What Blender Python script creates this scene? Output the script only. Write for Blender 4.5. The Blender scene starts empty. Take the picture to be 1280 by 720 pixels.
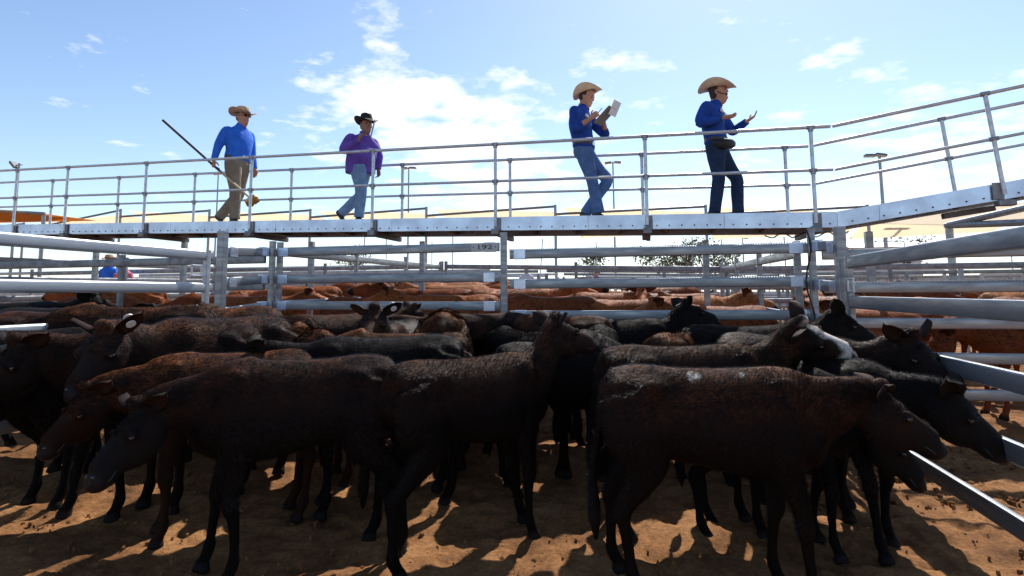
import bpy, bmesh, math, random
import numpy as np
from math import sin, cos, radians, pi, atan2, sqrt
from mathutils import Vector, Matrix
random.seed(7); np.random.seed(7)
S = bpy.context.scene
COL = S.collection
# ------------------------------------------------------------------ camera
F, CX, CY, CAMH = 715.0, 640.0, 293.6, 1.42
YAW, PIT, ROLL = radians(13.2), radians(5.75), radians(0.4)
_f = np.array([-sin(YAW)*cos(PIT), cos(YAW)*cos(PIT), sin(PIT)])
_r0 = np.array([cos(YAW), sin(YAW), 0.0]); _u0 = np.cross(_r0, _f)
_r = _r0*cos(ROLL) - _u0*sin(ROLL); _u = _u0*cos(ROLL) + _r0*sin(ROLL)
C0 = np.array([0, 0, CAMH])
def ray(u, v): return _f + _r*(u-CX)/F - _u*(v-CY)/F
def on(u, v, ax, val):
    d = ray(u, v); t = (val-C0[ax])/d[ax]; return C0 + d*t
cam_d = bpy.data.cameras.new('camera'); cam = bpy.data.objects.new('camera', cam_d); COL.objects.link(cam)
cam_d.sensor_width = 36; cam_d.lens = 36*F/1280; cam_d.shift_y = -(360-CY)/1280
cam_d.clip_start = 0.05; cam_d.clip_end = 3000
M = Matrix(((_r[0], _u[0], -_f[0], 0), (_r[1], _u[1], -_f[1], 0), (_r[2], _u[2], -_f[2], CAMH), (0, 0, 0, 1)))
cam.matrix_world = M
S.camera = cam
# ------------------------------------------------------------------ light
SUN_EL, SUN_AZ = radians(49), radians(10)     # azimuth measured from +Y towards +X
sdir = Vector((sin(SUN_AZ)*cos(SUN_EL), cos(SUN_AZ)*cos(SUN_EL), sin(SUN_EL)))
sl = bpy.data.lights.new('sun', 'SUN'); sl.energy = 4.9; sl.angle = radians(0.5); sl.color = (1.0, 0.955, 0.89)
so = bpy.data.objects.new('sun', sl); COL.objects.link(so); so.rotation_euler = (-sdir).to_track_quat('-Z', 'Y').to_euler()
W = bpy.data.worlds.new('World'); S.world = W; W.use_nodes = True
nt = W.node_tree; N = nt.nodes; L = nt.links
for n in list(N): N.remove(n)
def wn(t, **k):
    n = N.new(t)
    for a, b in k.items(): setattr(n, a, b)
    return n
def wm(op, a, b=None, c=None, clamp=False):
    n = wn('ShaderNodeMath', operation=op); n.use_clamp = clamp
    for i, v in enumerate((a, b, c)):
        if v is None: continue
        if isinstance(v, (int, float)): n.inputs[i].default_value = v
        else: L.new(v, n.inputs[i])
    return n.outputs[0]
out = wn('ShaderNodeOutputWorld'); bg = wn('ShaderNodeBackground'); bg.inputs[1].default_value = 0.12
sky = wn('ShaderNodeTexSky', sky_type='NISHITA', sun_disc=False, sun_elevation=SUN_EL, sun_rotation=SUN_AZ,
         altitude=300, air_density=1.0, dust_density=.5, ozone_density=2.0)
tc = wn('ShaderNodeTexCoord'); sep = wn('ShaderNodeSeparateXYZ'); L.new(tc.outputs['Generated'], sep.inputs[0])
zc = wm('ADD', wm('MAXIMUM', sep.outputs[2], 0.0), 0.10)
cmb = wn('ShaderNodeCombineXYZ')
L.new(wm('DIVIDE', sep.outputs[0], zc), cmb.inputs[0]); L.new(wm('DIVIDE', sep.outputs[1], zc), cmb.inputs[1]); cmb.inputs[2].default_value = 3.7
nz = wn('ShaderNodeTexNoise'); nz.inputs['Scale'].default_value = 3.3; nz.inputs['Detail'].default_value = 9; nz.inputs['Roughness'].default_value = 0.62
L.new(cmb.outputs[0], nz.inputs['Vector'])
def bank(u, v, k, amp):          # a cloud bank: raises the cloud cover about one direction of the sky
    d = ray(u, v); d = d/np.linalg.norm(d)
    vm = wn('ShaderNodeVectorMath', operation='DISTANCE'); L.new(tc.outputs['Generated'], vm.inputs[0]); vm.inputs[1].default_value = tuple(d)
    return wm('MULTIPLY', wm('POWER', 2.718, wm('MULTIPLY', wm('POWER', vm.outputs['Value'], 2), -1/(k*k))), amp)
cov = bank(440, 108, .07, .17)
for a in ((395, 100, .05, .1), (520, 140, .09, .13), (590, 200, .16, .17), (640, 122, .05, .14), (750, 105, .05, .14), (820, 130, .03, .09), (385, 158, .07, .08), (1200, 270, .20, .2), (940, 250, .14, .08), (680, 250, .18, .12), (225, 130, .022, .13), (172, 92, .014, .10), (180, 116, .02, .1)):
    cov = wm('ADD', cov, bank(*a))
dens = wm('MULTIPLY', wm('SUBTRACT', wm('ADD', nz.outputs[0], cov), 0.618), 7.0, clamp=True)
haze = wm('POWER', wm('SUBTRACT', 1.0, wm('MAXIMUM', sep.outputs[2], 0.0), clamp=True), 9)
mixh = wn('ShaderNodeMix', data_type='RGBA'); L.new(wm('MULTIPLY', haze, .42), mixh.inputs[0]); L.new(sky.outputs[0], mixh.inputs[6]); mixh.inputs[7].default_value = (5.2, 6.2, 7.2, 1)
mixc = wn('ShaderNodeMix', data_type='RGBA'); L.new(wm('MULTIPLY', dens, .9), mixc.inputs[0]); L.new(mixh.outputs[2], mixc.inputs[6]); mixc.inputs[7].default_value = (6.6, 6.8, 7.0, 1)
L.new(mixc.outputs[2], bg.inputs[0]); L.new(bg.outputs[0], out.inputs[0])
S.view_settings.view_transform = 'Standard'; S.view_settings.look = 'None'; S.view_settings.gamma = 1; S.view_settings.exposure = 0.62
S.view_settings.use_curve_mapping = False
S.cycles.max_bounces = 6; S.cycles.diffuse_bounces = 3; S.cycles.glossy_bounces = 3; S.cycles.transparent_max_bounces = 6
# ------------------------------------------------------------------ materials
def mat(name, col, rough=.6, metal=0, spec=.5, var=None, vs=8, bump=0, bs=40, detail=4, sheen=0, rvar=0, stretch=None):
    m = bpy.data.materials.new(name); m.use_nodes = True; t = m.node_tree; b = t.nodes['Principled BSDF']
    b.inputs['Base Color'].default_value = (*col, 1); b.inputs['Roughness'].default_value = rough
    b.inputs['Metallic'].default_value = metal; b.inputs['Specular IOR Level'].default_value = spec
    if sheen: b.inputs['Sheen Weight'].default_value = sheen; b.inputs['Sheen Roughness'].default_value = .4
    co = t.nodes.new('ShaderNodeTexCoord'); src = co.outputs['Object']
    if stretch:
        mp = t.nodes.new('ShaderNodeMapping'); mp.inputs['Scale'].default_value = stretch; t.links.new(src, mp.inputs[0]); src = mp.outputs[0]
    if var or rvar:
        n = t.nodes.new('ShaderNodeTexNoise'); n.inputs['Scale'].default_value = vs; n.inputs['Detail'].default_value = detail; n.inputs['Roughness'].default_value = .6
        t.links.new(src, n.inputs['Vector'])
        mr = t.nodes.new('ShaderNodeMapRange'); mr.inputs[1].default_value = .36; mr.inputs[2].default_value = .64
        t.links.new(n.outputs[0], mr.inputs[0])
        if var:
            mx = t.nodes.new('ShaderNodeMix'); mx.data_type = 'RGBA'; t.links.new(mr.outputs[0], mx.inputs[0])
            mx.inputs[6].default_value = (*col, 1); mx.inputs[7].default_value = (*var, 1); t.links.new(mx.outputs[2], b.inputs['Base Color'])
        if rvar:
            r2 = t.nodes.new('ShaderNodeMapRange'); r2.inputs[3].default_value = rough-rvar; r2.inputs[4].default_value = rough+rvar
            t.links.new(mr.outputs[0], r2.inputs[0]); t.links.new(r2.outputs[0], b.inputs['Roughness'])
    if bump:
        n = t.nodes.new('ShaderNodeTexNoise'); n.inputs['Scale'].default_value = bs; n.inputs['Detail'].default_value = 5
        t.links.new(src, n.inputs['Vector']); bp = t.nodes.new('ShaderNodeBump'); bp.inputs['Strength'].default_value = bump; bp.inputs['Distance'].default_value = .02
        t.links.new(n.outputs[0], bp.inputs['Height']); t.links.new(bp.outputs[0], b.inputs['Normal'])
    return m
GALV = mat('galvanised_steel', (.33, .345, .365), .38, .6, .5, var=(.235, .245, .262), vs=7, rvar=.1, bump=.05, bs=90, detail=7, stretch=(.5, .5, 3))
GALVB = mat('sunlit_galvanised_steel', (.47, .49, .51), .36, .4, .5, var=(.38, .40, .43), vs=7, rvar=.08, bump=.04, bs=90, detail=7, stretch=(.5, .5, 3))  # same steel as the other gate, sunlight on it put into a paler colour
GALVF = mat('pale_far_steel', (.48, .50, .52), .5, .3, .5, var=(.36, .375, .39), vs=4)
GALVD = mat('weathered_galvanised_steel', (.27, .28, .29), .5, .5, .5, var=(.18, .185, .195), vs=9, rvar=.1, bump=.06, bs=60, detail=8)
FASC = mat('bright_galvanised_sheet', (.58, .65, .78), .28, .75, .5, var=(.50, .57, .70), vs=3, rvar=.06, bump=.02, bs=30, detail=8)  # blue of the reflected sky is tinted into the base colour
DARKST = mat('dull_steel', (.10, .10, .105), .6, .3, var=(.16, .155, .15), vs=12)
ALU = mat('tube_aluminium', (.62, .64, .66), .35, .5, var=(.5, .52, .55), vs=14, rvar=.08)
GRATE = mat('deck_grating', (.22, .225, .23), .6, .4, var=(.15, .15, .155), vs=30)
PLATE = mat('number_plate_white', (.62, .62, .60), .5, 0, var=(.5, .5, .48), vs=20)
INK = mat('black_print', (.02, .02, .02), .6)
BOLT = mat('bolt_dark', (.08, .08, .085), .5, .5)
def cloth(name, col, var):                   # woven shade cloth lets sunlight through
    m = mat(name, col, .85, 0, .1, var=var, vs=.7); t = m.node_tree; b = t.nodes['Principled BSDF']; tr = t.nodes.new('ShaderNodeBsdfTranslucent'); mx = t.nodes.new('ShaderNodeMixShader'); mx.inputs[0].default_value = .68
    tr.inputs[0].default_value = (*col, 1); t.links.new(b.outputs[0], mx.inputs[1]); t.links.new(tr.outputs[0], mx.inputs[2]); t.links.new(mx.outputs[0], t.nodes['Material Output'].inputs[0]); return m
CREAM = cloth('shade_cloth_cream', (.95, .87, .72), (.9, .81, .65)); ORNG = cloth('shade_cloth_orange', (.62, .32, .12), (.52, .25, .09)); WHITEC = cloth('shade_cloth_white', (.82, .80, .75), (.74, .72, .66))
RUST = mat('rusty_steel', (.16, .07, .035), .8, var=(.09, .045, .03), vs=30)
CABLE = mat('black_cable', (.015, .015, .015), .5)
# ------------------------------------------------------------------ mesh builder
class MB:
    def __init__(s): s.v = []; s.f = []; s.mi = []; s.cur = 0
    def add(s, vs, fs):
        o = len(s.v); s.v += [tuple(p) for p in vs]; s.f += [tuple(i+o for i in f) for f in fs]; s.mi += [s.cur]*len(fs)
    def box(s, c, sz, R=None, bev=0.0):
        x, y, z = [k/2 for k in sz]
        if bev > 0:
            b = min(bev, x*.8, y*.8, z*.8)
            bm = bmesh.new(); bmesh.ops.create_cube(bm, size=1)
            for v in bm.verts: v.co = Vector((v.co.x*sz[0], v.co.y*sz[1], v.co.z*sz[2]))
            bmesh.ops.bevel(bm, geom=bm.edges[:], offset=b, segments=2, affect='EDGES', profile=.6)
            bm.verts.index_update()
            P = [v.co.copy() for v in bm.verts]; Fs = [[v.index for v in f.verts] for f in bm.faces]; bm.free()
        else:
            P = [Vector((sx*x, sy*y, sz_*z)) for sx in (-1, 1) for sy in (-1, 1) for sz_ in (-1, 1)]
            Fs = [(0, 1, 3, 2), (4, 6, 7, 5), (0, 4, 5, 1), (2, 3, 7, 6), (0, 2, 6, 4), (1, 5, 7, 3)]
        if R is not None: P = [R @ p for p in P]
        c = Vector(c); s.add([p+c for p in P], Fs)
    def sweep(s, pts, prof, up=(0, 0, 1), cap=True, scales=None):
        # profile points (a, b): a sideways, b up; swept along pts
        pts = [Vector(p) for p in pts]; n = len(prof); rings = []
        for i, p in enumerate(pts):
            t = (pts[min(i+1, len(pts)-1)] - pts[max(i-1, 0)]).normalized(); u = Vector(up)
            if abs(t.dot(u)) > .98: u = Vector((0, 1, 0))
            sd = t.cross(u).normalized(); uu = sd.cross(t).normalized(); k = scales[i] if scales else 1
            rings.append([p + sd*a*k + uu*b*k for a, b in prof])
        vs = [q for r in rings for q in r]; fs = []
        for i in range(len(pts)-1):
            for j in range(n):
                k = (j+1) % n; fs.append((i*n+j, i*n+k, (i+1)*n+k, (i+1)*n+j))
        if cap: fs.append(tuple(range(n))); fs.append(tuple((len(pts)-1)*n + j for j in reversed(range(n))))
        s.add(vs, fs)
    def tube(s, pts, r, n=10, scales=None):
        s.sweep(pts, [(r*cos(2*pi*j/n), r*sin(2*pi*j/n)) for j in range(n)], scales=scales)
    def build(s, name, m, parent=None, origin=(0, 0, 0), smooth=False, auto=False):
        me = bpy.data.meshes.new(name); o = Vector(origin)
        me.from_pydata([Vector(v)-o for v in s.v], [], s.f)
        bm = bmesh.new(); bm.from_mesh(me); bmesh.ops.recalc_face_normals(bm, faces=bm.faces); bm.to_mesh(me); bm.free()
        ms = m if isinstance(m, (list, tuple)) else [m]
        for q in ms: me.materials.append(q)
        if len(ms) > 1: me.polygons.foreach_set('material_index', s.mi)
        if smooth: me.polygons.foreach_set('use_smooth', [True]*len(me.polygons))
        ob = bpy.data.objects.new(name, me); COL.objects.link(ob)
        if parent: ob.parent = parent
        else: ob.location = o
        if auto: me.set_sharp_from_angle(angle=radians(40))
        me.update(); return ob
def rrect(w, h, r, seg=3):
    P = []
    for cx_, cy_, a0 in ((w/2-r, h/2-r, 0), (-w/2+r, h/2-r, 90), (-w/2+r, -h/2+r, 180), (w/2-r, -h/2+r, 270)):
        for k in range(seg+1):
            a = radians(a0 + 90*k/seg); P.append((cx_+r*cos(a), cy_+r*sin(a)))
    return P
def tag(o, label, cat, group=None, kind=None):
    if label: o['label'] = label
    if cat: o['category'] = cat
    if group: o['group'] = group
    if kind: o['kind'] = kind
    return o
def thing(name, loc, label, cat, group=None, rz=0):
    o = bpy.data.objects.new(name, None); COL.objects.link(o); o.location = loc; o.rotation_euler = (0, 0, rz)
    o.empty_display_size = .1; return tag(o, label, cat, group)
def dup(root, loc, rz, label=None, group=None, sc=None):
    r = root.copy(); COL.objects.link(r); r.location = loc; r.rotation_euler = (0, 0, rz)
    if sc: r.scale = (sc, sc, sc)
    if label: r['label'] = label
    if group: r['group'] = group
    for ch in root.children:
        c = ch.copy(); COL.objects.link(c); c.parent = r
        for g in ch.children:
            d = g.copy(); COL.objects.link(d); d.parent = c
    return r
# ------------------------------------------------------------------ ground
def gz(x, y): return 0.025*np.clip(1.65-np.asarray(x, float), 0, 6.5) + 0.03*np.clip(np.asarray(y, float)-4.2, 0, 4)
def vnoise(x, y, seed=0):
    xi = np.floor(x).astype(int); yi = np.floor(y).astype(int); xf = x-xi; yf = y-yi
    def h(a, b):
        n = (a*374761393 + b*668265263 + seed*982451653) & 0x7fffffff
        n = ((n ^ (n >> 13))*1274126177) & 0x7fffffff
        return ((n ^ (n >> 16)) & 0xffff)/65535.0
    u = xf*xf*(3-2*xf); v = yf*yf*(3-2*yf)
    return (h(xi, yi)*(1-u)+h(xi+1, yi)*u)*(1-v) + (h(xi, yi+1)*(1-u)+h(xi+1, yi+1)*u)*v
dirt = bpy.data.materials.new('trampled_dirt'); dirt.use_nodes = True
t = dirt.node_tree; b = t.nodes['Principled BSDF']; b.inputs['Roughness'].default_value = .95; b.inputs['Specular IOR Level'].default_value = .15
co = t.nodes.new('ShaderNodeTexCoord')
def dn(sc, det, ro=.6):
    n = t.nodes.new('ShaderNodeTexNoise'); n.inputs['Scale'].default_value = sc; n.inputs['Detail'].default_value = det; n.inputs['Roughness'].default_value = ro
    t.links.new(co.outputs['Object'], n.inputs['Vector']); return n.outputs[0]
r1 = t.nodes.new('ShaderNodeValToRGB'); t.links.new(dn(2.2, 8, .68), r1.inputs[0])
cr = r1.color_ramp; cr.elements[0].position = .32; cr.elements[0].color = (.13, .062, .026, 1); cr.elements[1].position = .66; cr.elements[1].color = (.385, .205, .088, 1)
e = cr.elements.new(.5); e.color = (.26, .125, .05, 1)
r2 = t.nodes.new('ShaderNodeValToRGB'); t.links.new(dn(38, 6, .7), r2.inputs[0]); r2.color_ramp.elements[0].position = .3; r2.color_ramp.elements[0].color = (.55, .5, .46, 1); r2.color_ramp.elements[1].position = .7; r2.color_ramp.elements[1].color = (1.25, 1.2, 1.15, 1)
mm = t.nodes.new('ShaderNodeMix'); mm.data_type = 'RGBA'; mm.blend_type = 'MULTIPLY'; mm.inputs[0].default_value = 1
t.links.new(r1.outputs[0], mm.inputs[6]); t.links.new(r2.outputs[0], mm.inputs[7]); t.links.new(mm.outputs[2], b.inputs['Base Color'])
bp = t.nodes.new('ShaderNodeBump'); bp.inputs['Strength'].default_value = .9; bp.inputs['Distance'].default_value = .02; t.links.new(dn(55, 8, .75), bp.inputs['Height']); t.links.new(bp.outputs[0], b.inputs['Normal'])
def grid(x0, x1, y0, y1, st, fn):
    xs = np.arange(x0, x1+st/2, st); ys = np.arange(y0, y1+st/2, st); X, Y = np.meshgrid(xs, ys); Z = fn(X, Y)
    V = np.stack([X, Y, Z], -1).reshape(-1, 3); nx, ny = len(xs), len(ys)
    i = np.arange(nx*ny).reshape(ny, nx); Q = np.stack([i[:-1, :-1], i[:-1, 1:], i[1:, 1:], i[1:, :-1]], -1).reshape(-1, 4)
    return V, Q
def np_mesh(name, V, Q, m, smooth=True):
    me = bpy.data.meshes.new(name); nq, k = Q.shape
    me.vertices.add(len(V)); me.vertices.foreach_set('co', V.astype(np.float32).ravel())
    me.loops.add(nq*k); me.loops.foreach_set('vertex_index', Q.astype(np.int32).ravel())
    me.polygons.add(nq); me.polygons.foreach_set('loop_start', np.arange(0, nq*k, k, dtype=np.int32))
    me.polygons.foreach_set('use_smooth', np.full(nq, smooth)); me.update(calc_edges=True)
    for q in (m if isinstance(m, list) else [m]): me.materials.append(q)
    o = bpy.data.objects.new(name, me); COL.objects.link(o); return o
GX0, GX1, GY0, GY1 = -7.0, 5.0, 0.6, 9.0
def relief(X, Y):
    n1 = vnoise(X*1.6, Y*1.6, 1); n2 = vnoise(X*7, Y*7, 2); n3 = vnoise(X*17, Y*17, 3); n4 = vnoise(X*38, Y*38, 4)
    hoof = np.clip(.42-vnoise(X*9+3, Y*9, 5), 0, 1)
    r = n1*.05 + n2*.025 + n3*.020 + n4*.009 - hoof*.075 - .05
    ed = np.minimum.reduce([(X-GX0), (GX1-X), (Y-GY0), (GY1-Y)]); return gz(X, Y) + r*np.clip(ed/.5, 0, 1)
V, Q = grid(GX0, GX1, GY0, GY1, .022, relief)
tag(np_mesh('ground', V, Q, dirt), 'trampled orange-brown dirt floor of the front pen', None, kind='structure')
def ring_ground():
    xs = [-600, -60, -20, GX0, GX1, 20, 60, 600]; ys = [-200, -20, GY0, GY1, 20, 60, 1200]
    xs = sorted(set(xs + list(np.arange(-7, 5.1, 1)))); ys = sorted(set(ys + [2.6, 4.2, 6, 7.5, 8.2]))
    v = [(x, y, float(gz(x, y))) for y in ys for x in xs]; nx = len(xs); f = []
    for j in range(len(ys)-1):
        for i in range(nx-1):
            if xs[i] >= GX0 and xs[i+1] <= GX1 and ys[j] >= GY0 and ys[j+1] <= GY1: continue
            f.append((j*nx+i, j*nx+i+1, (j+1)*nx+i+1, (j+1)*nx+i))
    m = MB(); m.add(v, f); tag(m.build('far_ground', dirt), 'dusty brown ground of the yards reaching the horizon', None, kind='structure')
ring_ground()
# dung and clods
def clods():
    m = MB(); rg = random.Random(3)
    for k in range(4200):
        x = rg.uniform(-5.5, 4.2); y = rg.uniform(1.7, 6.8); s_ = rg.choice([.003, .004, .006, .008, .012])*rg.uniform(.7, 1.3)
        if k > 3900: x = rg.gauss(2.6, .5); y = rg.gauss(4.9, .35); s_ = rg.uniform(.01, .022)
        z = float(gz(x, y)) + s_*.1 + .0
        n = 5; P = [(x, y, z+s_*rg.uniform(.6, 1))]
        for a in range(n):
            an = 2*pi*a/n+rg.random(); q = s_*rg.uniform(.7, 1.3); P.append((x+q*cos(an), y+q*sin(an), z+s_*rg.uniform(.1, .5)))
        for a in range(n):
            an = 2*pi*a/n+rg.random(); P.append((x+s_*1.1*cos(an), y+s_*1.1*sin(an), z-s_*2))
        fs = [(0, 1+a, 1+(a+1) % n) for a in range(n)] + [(1+a, 6+a, 6+(a+1) % n, 1+(a+1) % n) for a in range(n)]
        m.add(P, fs)
    return m
tag(clods().build('dirt_clods', dirt), 'loose clods and dry manure crumbs scattered over the pen dirt', None, kind='stuff')
# ------------------------------------------------------------------ fences
RP = rrect(.042, .10, .011); PP = rrect(.085, .085, .012, 2); PS = rrect(.065, .065, .01, 1)
def post_mb(x, y, top, w=PP, lean=0):
    m = MB(); g = float(gz(x, y)) - .08; k = max(abs(a) for a, _ in w)
    m.sweep([(x, y, g), (x+lean, y, top)], w, up=(0, 1, 0)); m.sweep([(x+lean, y, top-.004), (x+lean, y, top+.012)], [(a*1.07, b_*1.07) for a, b_ in w], up=(0, 1, 0)); return m
def rail_mb(a, b_, prof=RP):
    m = MB(); m.sweep([a, b_], prof); return m
def panel(name, A, B, tops, label, cat='fence', group=None, posts=(), mt=None, ends=None, teeth=(), endw=None, plates=False, prof=RP):
    """rails between ground points A and B; tops = [(zA, zB)] of each rail's top edge"""
    mt = mt or GALV; o = thing(name, (A[0], A[1], float(gz(*A))), label, cat, group); og = o.location
    for za, zb in tops: rail_mb((A[0], A[1], za-.05), (B[0], B[1], zb-.05), prof).build('rail', mt, o, og, smooth=True, auto=True)
    for p in posts: post_mb(*p).build('post', mt, o, og)
    d = (Vector((B[0], B[1], 0))-Vector((A[0], A[1], 0))); Ln = d.length; d.normalize(); ang = atan2(d.y, d.x); R = Matrix.Rotation(ang, 3, 'Z')
    for k in (ends or ()):                       # upright gate frame members, butted on the rail ends
        fx, zt, zb2 = k; p = Vector((A[0], A[1], 0)) + d*Ln*fx
        m = MB(); m.sweep([(p.x, p.y, zb2), (p.x, p.y, zt)], rrect(.052, .062, .012, 2), up=(0, 1, 0)); m.build('gate_upright', mt, o, og)
    for (ri, f0, f1) in teeth:                   # perforated strip standing on a rail
        za, zb = tops[ri]; m = MB(); n = int((f1-f0)*Ln/.024)
        for i in range(n):
            q = f0 + (f1-f0)*i/n; p = Vector((A[0], A[1], za+(zb-za)*q+.004)) + d*Ln*q; m.box(p, (.012, .03, .012), R)
        m.build('perforated_strip', mt, o, og)
    if plates:
        for za, zb in tops:
            for q, w_ in ((0.0, .13), (1.0, .13)):
                p = Vector((A[0], A[1], za+(zb-za)*q-.05)) + d*(Ln*q + (.5-q)*2*(.05+w_/2)); m = MB(); m.box(p, (w_, .058, .108), R, .004); m.build('rail_bracket', FASC, o, og)
    return o
def latch(o, p, ax='y', s_=1):
    m = MB(); x, y, z = p; d = Vector((0, 1, 0)) if ax == 'y' else Vector((1, 0, 0)); h = .05; w = .062; c = Vector(p)
    P = [c - d*w + Vector((0, 0, -h)), c - d*w + Vector((0, 0, h)), c + d*w + Vector((0, 0, h)), c + d*w + Vector((0, 0, -h)), c - d*w + Vector((0, 0, -h))]
    for a, b_ in zip(P[:-1], P[1:]): m.tube([a, b_], .009, 8)
    for q in P[:-1]: m.box(q, (.02, .02, .02), None, .006)
    m.build('latch', ALU, o, o.location)
def chain(p0, p1, n, label):
    m = MB(); a = Vector(p0); b_ = Vector(p1)
    for i in range(n):
        c = a.lerp(b_, (i+.5)/n); t_ = (b_-a).normalized(); ln = (b_-a).length/n*.68; sd = Vector((1, 0, 0)) if i % 2 else Vector((0, 1, 0))
        sd = (sd - t_*sd.dot(t_)).normalized(); P = [c + t_*ln*cos(q*pi/4) + sd*.012*sin(q*pi/4) for q in range(9)]; m.tube(P, .0042, 6)
    o = m.build('chain', GALVD, smooth=True); tag(o, label, 'chain'); return o
RX, LX, YC = 1.65, -4.4, 6.2
# front pen sides: gates
g1 = panel('pen_gate', (RX, 0.3), (RX, 5.36), [(z, z) for z in (1.70, 1.37, 1.04, .71, .37)], 'long steel rail gate closing the right side of the front pen', 'gate', ends=[(.992, 1.70, .3)])
latch(g1, (RX-.04, 5.17, 1.46))
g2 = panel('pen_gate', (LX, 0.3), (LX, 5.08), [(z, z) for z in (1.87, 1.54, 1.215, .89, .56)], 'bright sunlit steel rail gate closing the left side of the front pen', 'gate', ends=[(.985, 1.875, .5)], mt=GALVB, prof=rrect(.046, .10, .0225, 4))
latch(g2, (LX+.04, 4.83, 1.66))
chain((LX+.05, 5.0, 1.30), (LX+.03, 5.18, 1.02), 12, 'short steel chain holding the left gate to its post')
chain((LX+.05, 5.02, 1.12), (LX+.03, 5.15, 1.02), 6, 'lower loose end of chain beside the left gate post')
def lone_post(x, y, top, label, lean=0, w=PP): 
    o = post_mb(x, y, top, w, lean).build('fence_post', GALV, None, (x, y, float(gz(x, y)))); return tag(o, label, 'post', 'corner posts of the front pen')
lone_post(LX, 5.22, 2.08, 'sunlit capped steel post at the end of the left gate')
lone_post(RX, 5.50, 1.96, 'capped grey steel post at the end of the right gate')
LT = [(1.93, 1.98), (1.60, 1.65), (1.28, 1.33), (.95, 1.0), (.62, .67)]
panel('slide_panel', (LX, 5.27), (LX-.09, 6.12), LT, 'short punched rail panel between the left gate post and the corner', 'fence', posts=[(LX-.1, YC, 2.06, PS)], plates=True)
RT = [(1.86, 1.90), (1.50, 1.52), (1.17, 1.19), (.84, .86), (.5, .52)]
pr = panel('slide_panel', (RX, 5.56), (RX-.05, 6.14), RT, 'short rail panel between the right gate post and the cabled corner post', 'fence', posts=[(RX-.05, YC, 2.02, PS)], plates=True)
# punched holes of the slide panels (dark round studs with bright rims)
def studs(name, A, B, zs, label_parent):
    m = MB()
    for z in zs:
        for i in range(5):
            for j in range(2):
                q = .25+.14*i; p = Vector((A[0], A[1], z-.03-.035*j)).lerp(Vector((B[0], B[1], z-.03-.035*j)), q); m.box(p+Vector((.024, 0, 0)), (.004, .016, .012), None, .001)
    return m.build(name, FASC, label_parent, label_parent.location)
# cross fence, two panels and the middle post
o = panel('pen_fence', (LX-.05, YC), (-1.6, YC), [(1.98, 1.98), (1.65, 1.64), (1.33, 1.32), (1.0, 1.0), (.67, .67)], 'grey steel rail panel of the cross fence carrying the 192 plate', 'fence', teeth=[(0, .03, .55), (1, .3, 1)], plates=True)
zz = 1.98-.05
m = MB(); m.box((-1.765, YC-.034, zz), (.31, .006, .09), None, .002); pl = m.build('number_plate', PLATE, o, o.location)
fc = bpy.data.curves.new('plate_number', 'FONT'); fc.body = '192'; fc.size = .074; fc.align_x = 'CENTER'; fc.align_y = 'CENTER'; fc.extrude = .0012; fc.offset = .0
fo = bpy.data.objects.new('plate_number', fc); COL.objects.link(fo)
bpy.context.view_layer.update(); dg = bpy.context.evaluated_depsgraph_get(); me = bpy.data.meshes.new_from_object(fo.evaluated_get(dg)); bpy.data.objects.remove(fo)
tx = bpy.data.objects.new('plate_number', me); me.materials.append(INK); COL.objects.link(tx); tx.parent = pl; tx.location = Vector((-1.765, YC-.0385, zz-.002))-o.location; tx.rotation_euler = (radians(90), 0, 0); tx.scale = (1.75, 1, 1)
for dx in (-.13, .13): m = MB(); m.box((-1.765+dx, YC-.038, zz), (.012, .004, .012), None, .002); m.build('plate_bolt', INK, pl, o.location)
o = panel('pen_fence', (-1.48, YC), (RX-.08, YC), [(1.89, 1.89), (1.56, 1.56), (1.22, 1.23), (.89, .89), (.56, .56)], 'grey steel rail panel of the cross fence behind the white-faced calf', 'fence', teeth=[(0, .0, 1), (1, .25, 1)], plates=True)
lone_post(-1.55, YC, 2.08, 'slim middle post between the two cross fence panels', w=rrect(.07, .06, .01, 2))
m = MB(); m.tube([(RX-.1+.03*sin(k*.9), YC-.06, 2.02-.1*k) for k in range(12)], .009, 8)
tag(m.build('hanging_cable', CABLE, smooth=True), 'black cable tied down the cross fence corner post', 'cable')
# neighbours of the cross fence, left and right pens
panel('pen_fence', (RX+.05, YC+.02), (7.6, YC+.1), [(z, z) for z in (1.82, 1.49, 1.15, .83, .5)], 'cross fence of the empty pen on the right', 'fence', posts=[(7.65, YC+.1, 1.9, PS), (4.6, YC+.13, 1.85, PS)], teeth=[(1, .0, .4)], mt=GALV)
panel('pen_fence', (-10.5, YC+.1), (LX-.2, YC), [(z, z) for z in (1.9, 1.57, 1.25, .93, .6)], 'cross fence of the black cattle pen on the left', 'fence', posts=[(-10.55, YC+.1, 1.95, PS), (-6.9, YC+.12, 1.95, PS)], mt=GALVD)
# side fences of the pens behind
def simple_fence(name, A, B, top, label, group, nr=5, bays=1, parts=True, mt=GALVD, th=.09):
    o = thing(name, (A[0], A[1], 0), label, 'fence', group) if parts else None
    a, b_ = Vector((*A, 0)), Vector((*B, 0)); allm = MB()
    for i in range(nr):
        p, q = a.copy(), b_.copy(); p.z = float(gz(*A))+top-.05-.33*i; q.z = float(gz(*B))+top-.05-.33*i
        if parts: rail_mb(p, q).build('rail', mt, o, o.location, smooth=True, auto=True)
        else: allm.sweep([p, q], rrect(.04, th, .015, 1))
    for k in range(bays+1):
        p = a.lerp(b_, k/bays)
        if parts: post_mb(p.x, p.y, float(gz(p.x, p.y))+top+.06, PS).build('post', mt, o, o.location)
        else: allm.box((p.x, p.y, top/2), (.075, .075, top+.2))
    if not parts:
        o = allm.build(name, mt, None, (A[0], A[1], 0)); tag(o, label, 'fence', group)
    return o
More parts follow.
